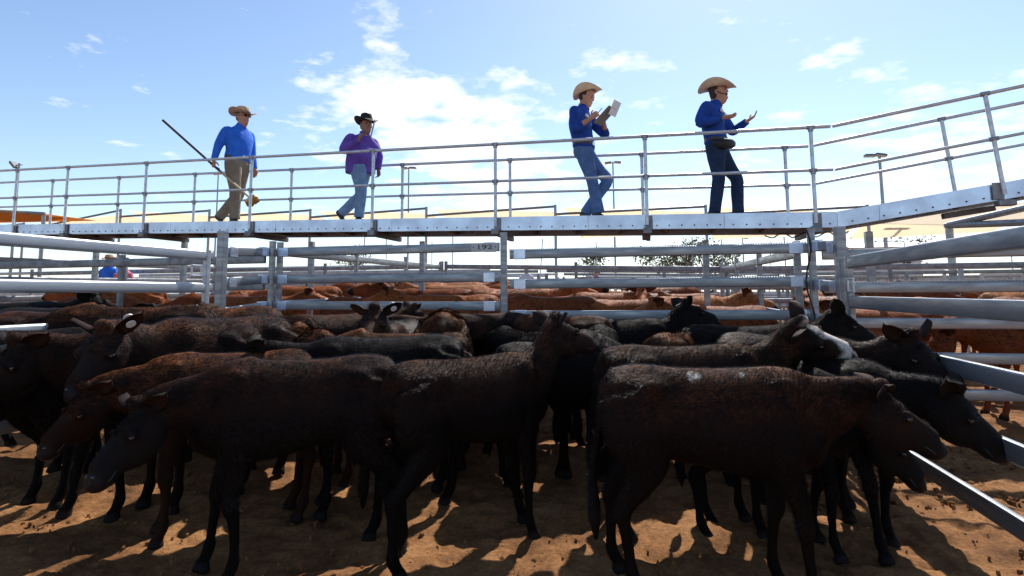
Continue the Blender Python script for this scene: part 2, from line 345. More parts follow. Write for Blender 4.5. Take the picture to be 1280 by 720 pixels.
simple_fence('side_fence', (-4.5, 6.35), (-4.6, 12.4), 1.78, 'side rail fence left of the red cattle pen behind the cross fence', None, bays=3, mt=GALV)
simple_fence('side_fence', (1.5, 6.35), (1.5, 12.4), 1.78, 'side rail fence right of the red cattle pen behind the cross fence', None, bays=3, mt=GALV)
simple_fence('side_fence', (7.6, 6.4), (7.6, 12.4), 1.78, 'side rail fence at the far right of the second red cattle pen', None, bays=3)
simple_fence('side_fence', (-10.6, 2.0), (-10.6, 12.4), 1.85, 'side rail fence at the far left of the black cattle pen', None, bays=4)
for k, (x0, x1) in enumerate(((-10.6, -4.6), (-4.5, 1.5), (1.6, 7.6), (7.7, 13.7), (-16.7, -10.7))):
    simple_fence('back_fence', (x0, 12.5), (x1, 12.5), 1.8, ['rail fence at the back of the left red cattle pen', 'rail fence at the back of the middle red cattle pen', 'rail fence at the back of the right red cattle pen', 'rail fence at the back of the farthest right pen', 'rail fence at the back of the farthest left pen'][k], 'fences at the back of the cattle pens', bays=2)
rg = random.Random(5)
for yy in (14.2, 16.8, 19.9, 22, 24.5, 27.5, 31, 34, 38, 43, 49, 56):
    n = 5 if yy < 25 else (7 if yy < 40 else 9)
    for i in range(-n-1, n+1):
        x0 = i*6.1+rg.uniform(-.6, .6)-3
        if rg.random() < .1: continue
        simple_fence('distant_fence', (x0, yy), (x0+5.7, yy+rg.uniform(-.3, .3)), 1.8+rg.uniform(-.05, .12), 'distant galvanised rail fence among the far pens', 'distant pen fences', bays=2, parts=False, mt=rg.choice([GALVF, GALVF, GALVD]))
        if rg.random() < .75 and yy in (16.8, 24.5, 34):
            simple_fence('distant_side_fence', (x0-.2, yy+.1), (x0-.2, yy+5.9), 1.8, 'distant galvanised side fence running away between far pens', 'distant side fences', bays=2, parts=False, mt=rg.choice([GALVF, GALVD]))
# ------------------------------------------------------------------ walkway
def wy(x): return 7.05 - .055*(x-1.9)
def onw(u, v, dy=0):
    P = on(u, v, 1, 7.1)
    for _ in range(6): P = on(u, v, 1, wy(P[0])+dy)
    return Vector(P)
WD = .86
ww = thing('elevated_walkway', (-3, 7.3, 0), 'raised galvanised steel walkway with tube handrails crossing over the pens', 'walkway')
wo = ww.location
pL = onw(-160, 283.5); pM = onw(1046, 264.5)
SLz = (pM.z-pL.z)/(pM.x-pL.x)
def deckz(x): return pM.z + SLz*(x-pM.x) if x < pM.x else pM.z + RS*(x-pM.x)
pR = onw(1280, 223.5); RS = (pR.z-pM.z)/(pR.x-pM.x)
XR_ = pR.x + 3.2
def fascia(x0, x1, y_off, parent, org, facing=-1):
    H_ = .17; m = MB(); Pt = lambda x, dz, dy: (x, wy(x)+y_off+dy, deckz(x)+dz)
    a = [Pt(x0, 0, 0), Pt(x1, 0, 0), Pt(x1, -H_, 0), Pt(x0, -H_, 0), Pt(x0, 0, .004*-facing), Pt(x1, 0, .004*-facing), Pt(x1, -H_, .004*-facing), Pt(x0, -H_, .004*-facing)]
    m.add(a, [(0, 1, 2, 3), (7, 6, 5, 4), (0, 4, 5, 1), (1, 5, 6, 2), (2, 6, 7, 3), (3, 7, 4, 0)])
    # lower flange turning in
    b_ = [Pt(x0, -H_, 0), Pt(x1, -H_, 0), Pt(x1, -H_, .06*-facing), Pt(x0, -H_, .06*-facing)]
    b_ += [(p[0], p[1], p[2]-.008) for p in b_]; m.add(b_, [(0, 1, 2, 3), (7, 6, 5, 4), (0, 4, 5, 1), (1, 5, 6, 2), (2, 6, 7, 3), (3, 7, 4, 0)])
    return m.build('fascia', FASC, parent, org)
joints = [-16, -11.2, -7.4, -3.3, .72-1.1, 0.0]
xs = [pL.x-2] + [onw(u, 270).x for u in (40, 214, 345, 490, 735, 905)] + [pM.x]
for a, b_ in zip(xs[:-1], xs[1:]): fascia(a+.002, b_-.002, 0, ww, wo)
fascia(xs[0], pM.x, WD, ww, wo, 1)
def rivets(x, x1, st, par, org):
    proto_ = None; pos = None
    while x < x1:
        if proto_ is None:
            m = MB(); m.box((x, wy(x)-.004, deckz(x)-.135), (.016, .01, .016), None, .003); proto_ = m.build('rivet', BOLT, par, org); pos = Vector((x, wy(x), deckz(x)))
        else: c = proto_.copy(); COL.objects.link(c); c.parent = par; c.location = Vector((x, wy(x), deckz(x)))-pos
        x += st
def joists(x, x1, st, par, org):
    while x < x1: m = MB(); m.box((x, wy(x)+WD/2, deckz(x)-.10), (.04, WD-.03, .10)); m.build('joist', DARKST, par, org); x += st
rivets(onw(-5, 270).x, pM.x-.05, .145, ww, wo)
def deck(x0, x1, parent, org):
    m = MB(); n = 1; a = [(x0, wy(x0)+.007, deckz(x0)-.012), (x1, wy(x1)+.007, deckz(x1)-.012), (x1, wy(x1)+WD-.007, deckz(x1)-.012), (x0, wy(x0)+WD-.007, deckz(x0)-.012)]
    a += [(p[0], p[1], p[2]-.03) for p in a]; m.add(a, [(0, 1, 2, 3), (7, 6, 5, 4), (0, 4, 5, 1), (1, 5, 6, 2), (2, 6, 7, 3), (3, 7, 4, 0)])
    return m.build('deck', GRATE, parent, org)
deck(xs[0], pM.x, ww, wo)
joists(xs[0]+.2, pM.x, .6, ww, wo)
RH = .975
fposts = [onw(u, 240).x for u in (22, 85.5, 183.5, 315, 467, 620, 808, 1017)]; fposts = [2*fposts[0]-fposts[1]] + fposts
rposts = []
for u in (64, 147, 242, 363, 502, 637, 803, 984): rposts.append(onw(u, 230, WD).x)
rposts = [2*rposts[0]-rposts[1]] + rposts
def hrail(xs_, off, parent, org, ramp=False):
    name = 'handrail'
    for hh, r_ in ((RH, .021), (RH-.50, .0185)):
        m = MB(); m.tube([(x, wy(x)+off, deckz(x)+hh) for x in xs_], r_, 10); m.build(name, ALU, parent, org, smooth=True, auto=True)
def hpost(x, off, parent, org, low=-.13, lx=0, brk=False):
    m = MB(); y = wy(x)+off; zt = deckz(x)+RH; zb = deckz(x)+low
    m.tube([(x+lx, y, zb), (x, y, zt)], .0215, 10); q = m.build('handrail_post', ALU, parent, org, smooth=True, auto=True)
    for z_ in (RH, RH-.5): 
        m = MB(); f = (z_-low)/(RH-low); m.tube([(x+lx*(1-f), y, deckz(x)+z_-.05), (x+lx*(1-f), y, deckz(x)+z_+.012)], .029, 10)
        m.tube([(x+lx*(1-f)-.04, y, deckz(x)+z_), (x+lx*(1-f)+.04, y, deckz(x)+z_)], .026, 10)
        m.build('rail_clamp', GALV, parent, org, smooth=True, auto=True)
    if brk:
        m = MB(); m.box((x+lx+.02, y+.012, deckz(x)-.10), (.085, .016, .17), None, .003); m.box((x+lx, y, deckz(x)-.20), (.10, .09, .075), None, .006)
        m.build('post_bracket', GALVD, parent, org)
        m = MB(); m.box((x+lx+.01, y+WD/2+.04, deckz(x)-.215), (.055, WD+.06, .07), None, .004)
        for k in range(3): m.box((x+lx-.02, y+.12+.05*k, deckz(x)-.215), (.008, .02, .02))
        m.build('cross_beam', DARKST, parent, org)
FO = -.03
hrail([fposts[0]-1, pM.x-.02], FO, ww, wo); hrail([rposts[0]-1, pM.x-.02], WD+.03, ww, wo)
for x in fposts: hpost(x, FO, ww, wo, brk=True)
for x in rposts: hpost(x, WD+.03, ww, wo)
for u, v in ((389, 330), (528, 330), (882, 320), (230, 320), (120, 320)):   # slim columns under the rear edge
    P = onw(u, v, WD-.05); m = MB(); m.box((P.x, P.y, (deckz(P.x)-.25)/2), (.075, .075, deckz(P.x)-.25), None, .006); m.build('support_column', GALV, ww, wo)
m = MB(); P = onw(808, 300, .3); m.box((P.x, P.y-.25, deckz(P.x)-.275), (.10, .08, .07), None, .01); m.build('rusty_block', RUST, ww, wo)
m = MB(); a = onw(985, 292, .2); m.tube([a + Vector((q*.05, .03*sin(q*2.1), -.02-.03*sin(q*1.3))) for q in range(-5, 14)], .008, 6)
tag(m.build('hanging_cable', CABLE, smooth=True), 'black cable looped under the walkway near the ramp', 'cable')
# ramp
rw = thing('walkway_ramp', (3, 7.0, 0), 'sloping end of the raised walkway climbing to the right', 'walkway'); ro = rw.location
jx = onw(1098, 250).x
for a, b_ in ((pM.x+.002, jx-.002), (jx+.002, XR_)): fascia(a, b_, 0, rw, ro)
fascia(pM.x+.002, XR_, WD, rw, ro, 1); deck(pM.x+.002, XR_, rw, ro)
rivets(pM.x+.15, XR_, .155, rw, ro); joists(pM.x+.3, XR_, .6, rw, ro)
hrail([pM.x+.0, pM.x+.05, XR_], FO, rw, ro); hrail([pM.x+.0, pM.x+.05, XR_], WD+.03, rw, ro)
nrm = -RS*1.05
for u, v, off, br in ((1230, 180, FO, True), (1180, 170, WD+.03, False)):
    P = onw(u, v, off); x0 = P.x + (.14 if br else .08); 
    xt = x0 + nrm*RH*.62
    m = MB(); y = wy(x0)+off; zt = deckz(xt)+RH
    m.tube([(x0, y, deckz(x0)-.13), (xt, y, zt)], .0215, 10); m.build('handrail_post', ALU, rw, ro, smooth=True, auto=True)
    m = MB(); f = .54; m.tube([(xt-.04, y, zt-RS*.04), (xt+.04, y, zt+RS*.04)], .027, 10); m.build('rail_clamp', GALV, rw, ro, smooth=True, auto=True); m = MB(); xm = x0+(xt-x0)*.55; m.tube([(xm-.04, y, deckz(xm)+RH-.5-RS*.04), (xm+.04, y, deckz(xm)+RH-.5+RS*.04)], .026, 10); m.build('rail_clamp', GALV, rw, ro, smooth=True, auto=True)
    if br:
        m = MB(); m.box((x0-.05, y+.012, deckz(x0)-.09), (.10, .016, .18), None, .003); m.box((x0, y, deckz(x0)-.22), (.16, .10, .06), None, .008); m.build('post_bracket', GALVD, rw, ro)
        m = MB(); m.box((x0-.2, y+.3, deckz(x0)-.27), (.5, .07, .06), Matrix.Rotation(-atan2(RS, 1), 3, 'Y'), .004); m.build('cross_beam', DARKST, rw, ro)
P = onw(1088, 330, WD-.05); m = MB(); m.box((P.x, P.y, (deckz(P.x)-.25)/2), (.08, .08, deckz(P.x)-.25), None, .006); m.build('support_column', GALV, rw, ro)
# ------------------------------------------------------------------ shade sails, light poles, far things
def sail(name, corners, m, label, group=None, sag=.25, post=(), beam=None):
    c = [Vector(p) for p in corners]; base = Vector((c[0].x, c[0].y, 0)); o = thing(name, base, label, 'shade sail', group)
    n = 10; V_ = []; Fq = []
    for j in range(n+1):
        for i in range(n+1):
            u = i/n; v = j/n; p = c[0]*(1-u)*(1-v)+c[1]*u*(1-v)+c[2]*u*v+c[3]*(1-u)*v
            p = p + Vector((0, 0, -sag*4*u*(1-u)*4*v*(1-v)*.6)); V_.append(p)
    k = len(V_); V_ += [p + Vector((0, 0, -.02)) for p in V_]
    for j in range(n):
        for i in range(n):
            a = j*(n+1)+i; Fq.append((a, a+1, a+n+2, a+n+1)); Fq.append((k+a, k+a+n+1, k+a+n+2, k+a+1))
    mm_ = MB(); mm_.add(V_, Fq); mm_.build('canopy', m, o, o.location, smooth=True)
    for x, y, z in post:
        mm_ = MB(); mm_.tube([(x, y, 0), (x, y, z)], .09, 10); mm_.build('post', GALV, o, o.location, smooth=True, auto=True)
    for a, b_ in (beam or ()):
        mm_ = MB(); mm_.tube([a, b_], .08, 8); mm_.build('beam', GALVD, o, o.location, smooth=True, auto=True)
    return o
YS = 36.0
pk = [on(u, v, 1, YS) for u, v in ((-80, 283), (30, 279), (151, 262), (262, 262.5), (388, 262), (533, 259.5), (694, 257), (882, 257), (1084, 257), (1300, 254))]
for i in range(len(pk)-1):
    a, b_ = pk[i], pk[i+1]; w_ = b_[0]-a[0]
    mt_ = ORNG if i < 1 else CREAM
    lowz = b_[2]-1.15
    lab = ['orange shade sail at the far left end of the row', 'cream shade sail second from the left end of the far row', 'cream shade sail far behind the man with the broom', 'cream shade sail far behind between the broom man and the purple shirt', 'cream shade sail far behind the purple-shirted person', 'cream shade sail far behind the middle of the walkway', 'cream shade sail far behind the man writing', 'cream shade sail far behind the woman in the wide hat', 'cream shade sail far behind the start of the ramp'][i]
    sail('shade_sail', [(a[0]+.5, YS+.2, a[2]-.1), (b_[0]-.1, YS+.2, b_[2]-.35), (b_[0]+1.2, YS+7, lowz+.3), (a[0]+1.0, YS+6.5, lowz)], mt_, lab, 'row of shade sails', post=[(b_[0], YS, b_[2]+.05)], beam=[((a[0]+.1, YS, a[2]-.55), (b_[0], YS, b_[2]-.05))])
    # pale front drop of each sail
# near sails: left one, right one
def onY(u, v, Y): return Vector(on(u, v, 1, Y))
sail('shade_sail', [onY(-30, 262, 22), onY(55, 267, 22), onY(120, 275.5, 25), onY(-40, 279, 27)], ORNG, 'large orange shade sail at the left edge behind the handrail', sag=.1, post=[(onY(55, 267, 22).x, 22, onY(55, 267, 22).z)], beam=[(onY(-30, 262, 21.9), onY(55, 267, 21.9))])
sail('shade_sail', [onY(-30, 259, 20), onY(92, 268.5, 24), onY(60, 266, 26), onY(-30, 259.5, 27)], WHITEC, 'white topped shade sail at the left edge above the orange one', sag=.02)
sail('shade_sail', [onY(1090, 279, 24), onY(1330, 246, 20), onY(1330, 270, 14), onY(1186, 281, 17)], CREAM, 'tan shade sail stretched behind the ramp at the right', sag=.1, post=[(onY(1186, 281, 17).x, 17, onY(1186, 279, 17).z), ], beam=[(onY(1186, 281, 16.9), onY(1340, 247, 13.9)), (onY(1183, 282, 17), onY(1330, 276, 14))])
GREY_L = mat('lamp_housing', (.10, .10, .11), .5, .3); GLS = mat('lamp_glass', (.55, .58, .6), .15, 0, .8)
def pole(u, vt, Y, label, heads, r=.09):
    p = onY(u, vt, Y); o = thing('light_pole', (p.x, p.y, 0), label, 'light pole', 'floodlight poles')
    m = MB(); m.tube([(p.x, p.y, 0), (p.x, p.y, p.z)], r, 10, scales=[1.3, .8]); m.build('pole', GALV, o, o.location, smooth=True, auto=True)
    s = p.z/16.
    for dx, dy, tilt in heads:
        m = MB(); R = Matrix.Rotation(tilt, 3, 'Y'); c = Vector((p.x+dx, p.y+dy, p.z-.1)); m.box(c, (.7, .5, .16), R, .04); hd = m.build('lamp_head', GREY_L, o, o.location)
        m = MB(); m.box(c + R @ Vector((0, 0, -.09)), (.7, .48, .02), R); m.build('lens', GLS, hd, o.location)
    m = MB(); m.tube([(p.x-.3, p.y, p.z-.15), (p.x+.3, p.y, p.z-.15)], .04, 8); m.build('cross_arm', GALVD, o, o.location)
pole(24, 204, 34, 'light pole with one tilted panel at the far left of the walkway', [(-.45, 0, .75)])
pole(273, 216, 60, 'far light pole seen beside the broom man', [(.3, 0, .1), (-.3, 0, -.1)])
pole(511, 209, 60, 'far light pole with twin heads right of the purple-shirted person', [(.5, 0, .1), (-.5, 0, -.1)])
pole(766, 202, 60, 'far light pole with twin heads right of the man writing', [(.5, 0, .1), (-.5, 0, -.1)])
pole(1099, 192, 45, 'light pole with a side-facing lamp behind the ramp handrail', [(-.6, 0, .05), (.1, 0, .2)], .12)
pole(928, 297, 90, 'small far light pole below the walkway near the trees', [(.4, 0, .1)])
# far buildings
def shed(u0, u1, v, Y, h, label, wallm, roofm, dep=8, doors=3):
    a, b_ = onY(u0, v, Y), onY(u1, v, Y); z = a.z; w_ = b_.x-a.x; o = thing('shed', ((a.x+b_.x)/2, Y, 0), label, 'shed', 'far buildings')
    m = MB(); m.box(((a.x+b_.x)/2, Y+dep/2, z/2), (w_, dep, z)); m.build('wall', wallm, o, o.location)
    m = MB(); m.sweep([(a.x-.4, Y+dep/2, z+.01), (b_.x+.4, Y+dep/2, z+.01)], [(-dep/2-.4, 0), (dep/2+.4, 0), (0, dep*.12)]); m.build('roof', roofm, o, o.location)
    for k in range(doors):
        m = MB(); m.box((a.x+w_*(k+.7)/(doors+.4), Y-.02, z*.72), (w_*.12, .04, z*.18)); m.build('window', INK, o, o.location)
WALLW = mat('shed_wall_white', (.62, .62, .6), .7, var=(.52, .52, .5), vs=1); ROOFG = mat('shed_roof_grey', (.42, .44, .46), .5, .2, var=(.34, .36, .38), vs=1); WALLT = mat('shed_wall_tan', (.45, .36, .25), .8, var=(.38, .3, .2), vs=1)
shed(1065, 1150, 310, 85, 4, 'pale shed far behind under the ramp', WALLW, ROOFG)
# far trees
LEAF = mat('eucalypt_leaf', (.14, .15, .09), .7, 0, .2, var=(.09, .10, .06), vs=2); BARK = mat('grey_bark', (.16, .13, .10), .9, var=(.1, .08, .06), vs=5)
def tree(u, vt, Y, w_, label, seed, n=900):
    p = onY(u, vt, Y); rg = random.Random(seed); H_ = p.z; o = thing('tree', (p.x, Y, 0), label, 'tree', 'far trees'); m = MB()
    m.tube([(p.x, Y, 0), (p.x+.2, Y, H_*.35), (p.x-.1, Y, H_*.7)], .28, 8, scales=[1, .7, .3])
    cl = []
    for k in range(9):
        a = rg.uniform(0, 6.28); r_ = w_*rg.uniform(.2, .5); c = Vector((p.x+r_*cos(a), Y+r_*sin(a), H_*rg.uniform(.45, .9))); cl.append((c, w_*rg.uniform(.16, .28)))
        m.tube([(p.x, Y, H_*.3), (p.x*.5+c.x*.5, Y*.5+c.y*.5, c.z*.8), c], .1, 6, scales=[1, .6, .2])
    m.build('trunk', BARK, o, o.location, smooth=True)
    m = MB()
    for k in range(n):
        c, r_ = rg.choice(cl); d = Vector((rg.gauss(0, 1), rg.gauss(0, 1), rg.gauss(0, .75))); q = c + d*r_*.55; s_ = rg.uniform(.12, .3)
        a = Vector((rg.uniform(-1, 1), rg.uniform(-1, 1), rg.uniform(-1, 1))).normalized()*s_; b_ = a.cross(Vector((rg.uniform(-1, 1), rg.uniform(-1, 1), 1))).normalized()*s_*.6
        m.add([q-a, q+b_, q+a, q-b_], [(0, 1, 2, 3)])
    m.build('crown', LEAF, o, o.location)
tree(855, 296, 85, 7, 'broad olive tree far behind below the walkway', 1, 1500); tree(827, 300, 88, 6, 'small pale tree left of the broad olive tree', 2); tree(880, 300, 90, 6, 'tree half hidden right of the broad olive tree', 12)
tree(745, 307, 100, 5, 'lone small tree far right of the white building', 3); tree(440, 303, 110, 8, 'thin far tree behind the left cross fence', 4); tree(1125, 292, 95, 7, 'thin bare tree far behind the ramp column', 5, 500); tree(1100, 294, 95, 6, 'second thin tree beside the bare one under the ramp', 6, 400); tree(915, 299, 110, 5, 'tiny far tree beside the small light pole', 7)
# thin sail masts in the distance
for k, u in enumerate((450, 483, 540, 566, 672, 745, 865, 902, 957, 980, 1010, 1130)):
    p = onY(u, 296 + (k % 3)*3, 48+(k*7) % 20); m = MB(); m.tube([(p.x, p.y, 0), (p.x+(.5 if k % 4 == 0 else 0), p.y, p.z)], .05, 6)
    tag(m.build('far_mast', GALV, None, (p.x, p.y, 0)), 'thin steel mast standing in the far yards', 'mast', 'thin far masts')
# low far catwalks
for k, (x0, x1, y_, z_) in enumerate(((-9, 9, 19.2, .62), (10.2, 30, 28, 1.9), (-30, -11, 28, 1.9))):
    o = thing('catwalk', (x0, y_, 0), ['low catwalk between the pens carrying the far stock buyers', 'distant raised catwalk at the right', 'distant raised catwalk at the left'][k], 'walkway')
    m = MB(); m.box(((x0+x1)/2, y_, z_), (x1-x0, .9, .12)); m.build('deck', FASC, o, o.location)
    for s_ in (-.47, .47):
        for hh in (.5, 1.0): m = MB(); m.tube([(x0, y_+s_, z_+hh), (x1, y_+s_, z_+hh)], .02, 6); m.build('handrail', ALU, o, o.location)
    n = int((x1-x0)/2)
    for i in range(n+1):
        x = x0+(x1-x0)*i/n; m = MB(); m.tube([(x, y_-.47, 0), (x, y_-.47, z_+1)], .025, 6); m.build('post', ALU, o, o.location)
# ------------------------------------------------------------------ bodies: lofts merged into one surface
def catmull(P, n):
    P = np.array(P, float); m = len(P); out_ = []
    for i in range(m-1):
        p0 = P[max(i-1, 0)]; p1 = P[i]; p2 = P[i+1]; p3 = P[min(i+2, m-1)]
        for k in range(n):
            t_ = k/n; out_.append(.5*((2*p1)+(-p0+p2)*t_+(2*p0-5*p1+4*p2-p3)*t_*t_+(-p0+3*p1-3*p2+p3)*t_**3))
    out_.append(P[-1]); return np.array(out_)
def loft(m, st, up=(0, 0, 1), n=18, sub=4, ex=2.0, egg=0.0):
    """st rows: x, y, z, a (half size along up), b (half size sideways)"""
    Q_ = catmull(st, sub); k = len(Q_); rings = []
    for i in range(k):
        c = Q_[i, :3]; tn = Q_[min(i+1, k-1), :3]-Q_[max(i-1, 0), :3]; tn = tn/(np.linalg.norm(tn)+1e-9)
        u_ = np.array(up, float); u_ = u_-tn*u_.dot(tn)
        if np.linalg.norm(u_) < .05: u_ = np.array((1., 0, 0))-tn*tn[0]
        u_ /= np.linalg.norm(u_); s_ = np.cross(tn, u_); a, b_ = max(Q_[i, 3], .002), max(Q_[i, 4], .002); rr = []
        for j in range(n):
            th = 2*pi*j/n; cc, ss = cos(th), sin(th); cx_ = abs(cc)**(2/ex)*(1 if cc >= 0 else -1); sy_ = abs(ss)**(2/ex)*(1 if ss >= 0 else -1)
            rr.append(c + s_*b_*cx_*(1-egg*sy_) + u_*a*sy_)
        rings.append(rr)
    vs = [tuple(p) for r in rings for p in r]; fs = []
    for i in range(k-1):
        for j in range(n):
            q = (j+1) % n; fs.append((i*n+j, i*n+q, (i+1)*n+q, (i+1)*n+j))
    c0 = len(vs); vs += [tuple(Q_[0, :3]), tuple(Q_[-1, :3])]
    for j in range(n):
        q = (j+1) % n; fs.append((c0, q, j)); fs.append((c0+1, (k-1)*n+j, (k-1)*n+q))
    m.add(vs, fs)
def ball(m, c, r, n=14):
    c = np.array(c, float); r = np.array(r, float) if not np.isscalar(r) else np.array((r, r, r)); k = n//2; vs = [tuple(c+r*(0, 0, 1))]
    for i in range(1, k):
        for j in range(n): vs.append(tuple(c + r*np.array((sin(pi*i/k)*cos(2*pi*j/n), sin(pi*i/k)*sin(2*pi*j/n), cos(pi*i/k)))))
    vs.append(tuple(c-r*(0, 0, 1))); fs = [(0, 1+j, 1+(j+1) % n) for j in range(n)]
    for i in range(k-2):
        for j in range(n): q = (j+1) % n; fs.append((1+i*n+j, 1+(i+1)*n+j, 1+(i+1)*n+q, 1+i*n+q))
    e_ = len(vs)-1; fs += [(e_, e_-n+(j+1) % n, e_-n+j) for j in range(n)]; m.add(vs, fs)
def fuse(m, voxel, smooth_it=4, fac=.5):
    me = bpy.data.meshes.new('tmp'); me.from_pydata(m.v, [], m.f)
    bm = bmesh.new(); bm.from_mesh(me); bmesh.ops.recalc_face_normals(bm, faces=bm.faces); bm.to_mesh(me); bm.free()
    ob = bpy.data.objects.new('tmp', me); COL.objects.link(ob)
    r_ = ob.modifiers.new('r', 'REMESH'); r_.mode = 'VOXEL'; r_.voxel_size = voxel
    if smooth_it: s_ = ob.modifiers.new('s', 'SMOOTH'); s_.factor = fac; s_.iterations = smooth_it
    dg = bpy.context.evaluated_depsgraph_get(); dg.update(); r2 = bpy.data.meshes.new_from_object(ob.evaluated_get(dg))
    bpy.data.objects.remove(ob); bpy.data.meshes.remove(me); return r2
def rotY(v, a): return np.array((v[0]*cos(a)-v[2]*sin(a), v[1], v[0]*sin(a)+v[2]*cos(a)))
def dirv(pitch, yaw): return np.array((cos(pitch)*cos(yaw), cos(pitch)*sin(yaw), sin(pitch)))
# coat material
HAIRM = {}
def coat_mat(name, base, tip, patch, rough=.62, tipz=(.72, 1.06), tipamt=.8, sheen=.0, spec=.05, nscale=5.0, hair=0):
    if not hair: HAIRM[name] = coat_mat(name+'_hair', base, tip, patch, rough+.08, tipz, tipamt, sheen, spec*.5, nscale, 2.3 if base[0] < .1 else 1.3)
    m = bpy.data.materials.new(name); m.use_nodes = True; t = m.node_tree; b_ = t.nodes['Principled BSDF']
    b_.inputs['Roughness'].default_value = rough; b_.inputs['Specular IOR Level'].default_value = spec; b_.inputs['Sheen Weight'].default_value = sheen; b_.inputs['Sheen Roughness'].default_value = .35
    co = t.nodes.new('ShaderNodeTexCoord'); sp = t.nodes.new('ShaderNodeSeparateXYZ'); t.links.new(co.outputs['Object'], sp.inputs[0])
    n = t.nodes.new('ShaderNodeTexNoise'); n.inputs['Scale'].default_value = nscale; n.inputs['Detail'].default_value = 6; n.inputs['Roughness'].default_value = .7; t.links.new(co.outputs['Object'], n.inputs['Vector'])
    n2 = t.nodes.new('ShaderNodeTexNoise'); n2.inputs['Scale'].default_value = 70; n2.inputs['Detail'].default_value = 3; t.links.new(co.outputs['Object'], n2.inputs['Vector'])
    def mt_(op, a, c, cl=False):
        q = t.nodes.new('ShaderNodeMath'); q.operation = op; q.use_clamp = cl
        for i, v in enumerate((a, c)):
            if isinstance(v, (int, float)): q.inputs[i].default_value = v
            else: t.links.new(v, q.inputs[i])
        return q.outputs[0]
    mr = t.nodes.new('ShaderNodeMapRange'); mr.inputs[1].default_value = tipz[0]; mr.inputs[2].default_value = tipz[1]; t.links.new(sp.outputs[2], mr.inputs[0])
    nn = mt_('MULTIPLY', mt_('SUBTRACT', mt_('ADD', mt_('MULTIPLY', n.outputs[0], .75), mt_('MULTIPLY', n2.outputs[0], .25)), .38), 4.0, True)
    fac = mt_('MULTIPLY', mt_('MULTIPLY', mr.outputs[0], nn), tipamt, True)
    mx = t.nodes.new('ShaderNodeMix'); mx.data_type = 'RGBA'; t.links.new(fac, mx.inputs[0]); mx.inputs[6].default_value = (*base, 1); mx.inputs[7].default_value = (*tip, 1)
    if hair:                                  # single hairs: sun-bleached ones among dark ones
        ta = t.nodes.new('ShaderNodeAttribute'); ta.attribute_name = 'tint'; mh = t.nodes.new('ShaderNodeMix'); mh.data_type = 'RGBA'
        t.links.new(mt_('MULTIPLY', ta.outputs['Fac'], mt_('ADD', mt_('MULTIPLY', mr.outputs[0], .75), .25)), mh.inputs[0]); t.links.new(mx.outputs[2], mh.inputs[6]); mh.inputs[7].default_value = (*[min(1, c*hair) for c in tip], 1); mx = mh
    at = t.nodes.new('ShaderNodeAttribute'); at.attribute_name = 'mark'; ss = t.nodes.new('ShaderNodeSeparateColor'); t.links.new(at.outputs['Color'], ss.inputs[0])
    m2 = t.nodes.new('ShaderNodeMix'); m2.data_type = 'RGBA'; t.links.new(ss.outputs[0], m2.inputs[0]); t.links.new(mx.outputs[2], m2.inputs[6]); m2.inputs[7].default_value = (*patch, 1)
    m3 = t.nodes.new('ShaderNodeMix'); m3.data_type = 'RGBA'; t.links.new(ss.outputs[1], m3.inputs[0]); t.links.new(m2.outputs[2], m3.inputs[6]); m3.inputs[7].default_value = (.018, .014, .013, 1)
    t.links.new(m3.outputs[2], b_.inputs['Base Color'])
    r_ = mt_('SUBTRACT', rough, mt_('MULTIPLY', ss.outputs[2], rough-.25)); t.links.new(r_, b_.inputs['Roughness'])
    n3 = t.nodes.new('ShaderNodeTexNoise'); n3.inputs['Scale'].default_value = 45; n3.inputs['Detail'].default_value = 5; n3.inputs['Roughness'].default_value = .7
    mp = t.nodes.new('ShaderNodeMapping'); mp.inputs['Scale'].default_value = (.45, 1.3, 1); t.links.new(co.outputs['Object'], mp.inputs[0]); t.links.new(mp.outputs[0], n3.inputs['Vector'])
    bp_ = t.nodes.new('ShaderNodeBump'); bp_.inputs['Strength'].default_value = .45; bp_.inputs['Distance'].default_value = .012; t.links.new(n3.outputs[0], bp_.inputs['Height']); t.links.new(bp_.outputs[0], b_.inputs['Normal'])
    return m
WHT = (.62, .56, .50)
BLACK = coat_mat('coat_black', (.0040, .0034, .0032), (.018, .010, .007), WHT, .64, spec=.06)
BLKBR = coat_mat('coat_black_brown', (.0045, .0034, .003), (.115, .042, .018), WHT, .64, tipamt=.95)
BROWN = coat_mat('coat_dark_brown', (.0085, .0045, .0033), (.17, .062, .026), WHT, .66, tipamt=1)
RUSTY = coat_mat('coat_rusty_brown', (.022, .009, .005), (.30, .10, .034), WHT, .55, tipamt=1)
RED1 = coat_mat('coat_red', (.22, .062, .020), (.42, .13, .042), WHT, .55, tipz=(.3, 1), nscale=3)
RED2 = coat_mat('coat_deep_red', (.14, .038, .014), (.31, .085, .030), WHT, .55, tipz=(.3, 1), nscale=3)
RED3 = coat_mat('coat_light_red', (.30, .11, .04), (.48, .20, .08), WHT, .6, tipz=(.3, 1), nscale=3)
EYE = mat('eye_dark', (.006, .004, .003), .08, 0, .8); TAGW = mat('ear_tag_white', (.8, .8, .76), .45); TAGY = mat('ear_tag_yellow', (.7, .5, .1), .5)
PALE = mat('pale_lining', (.35, .2, .13), .7)
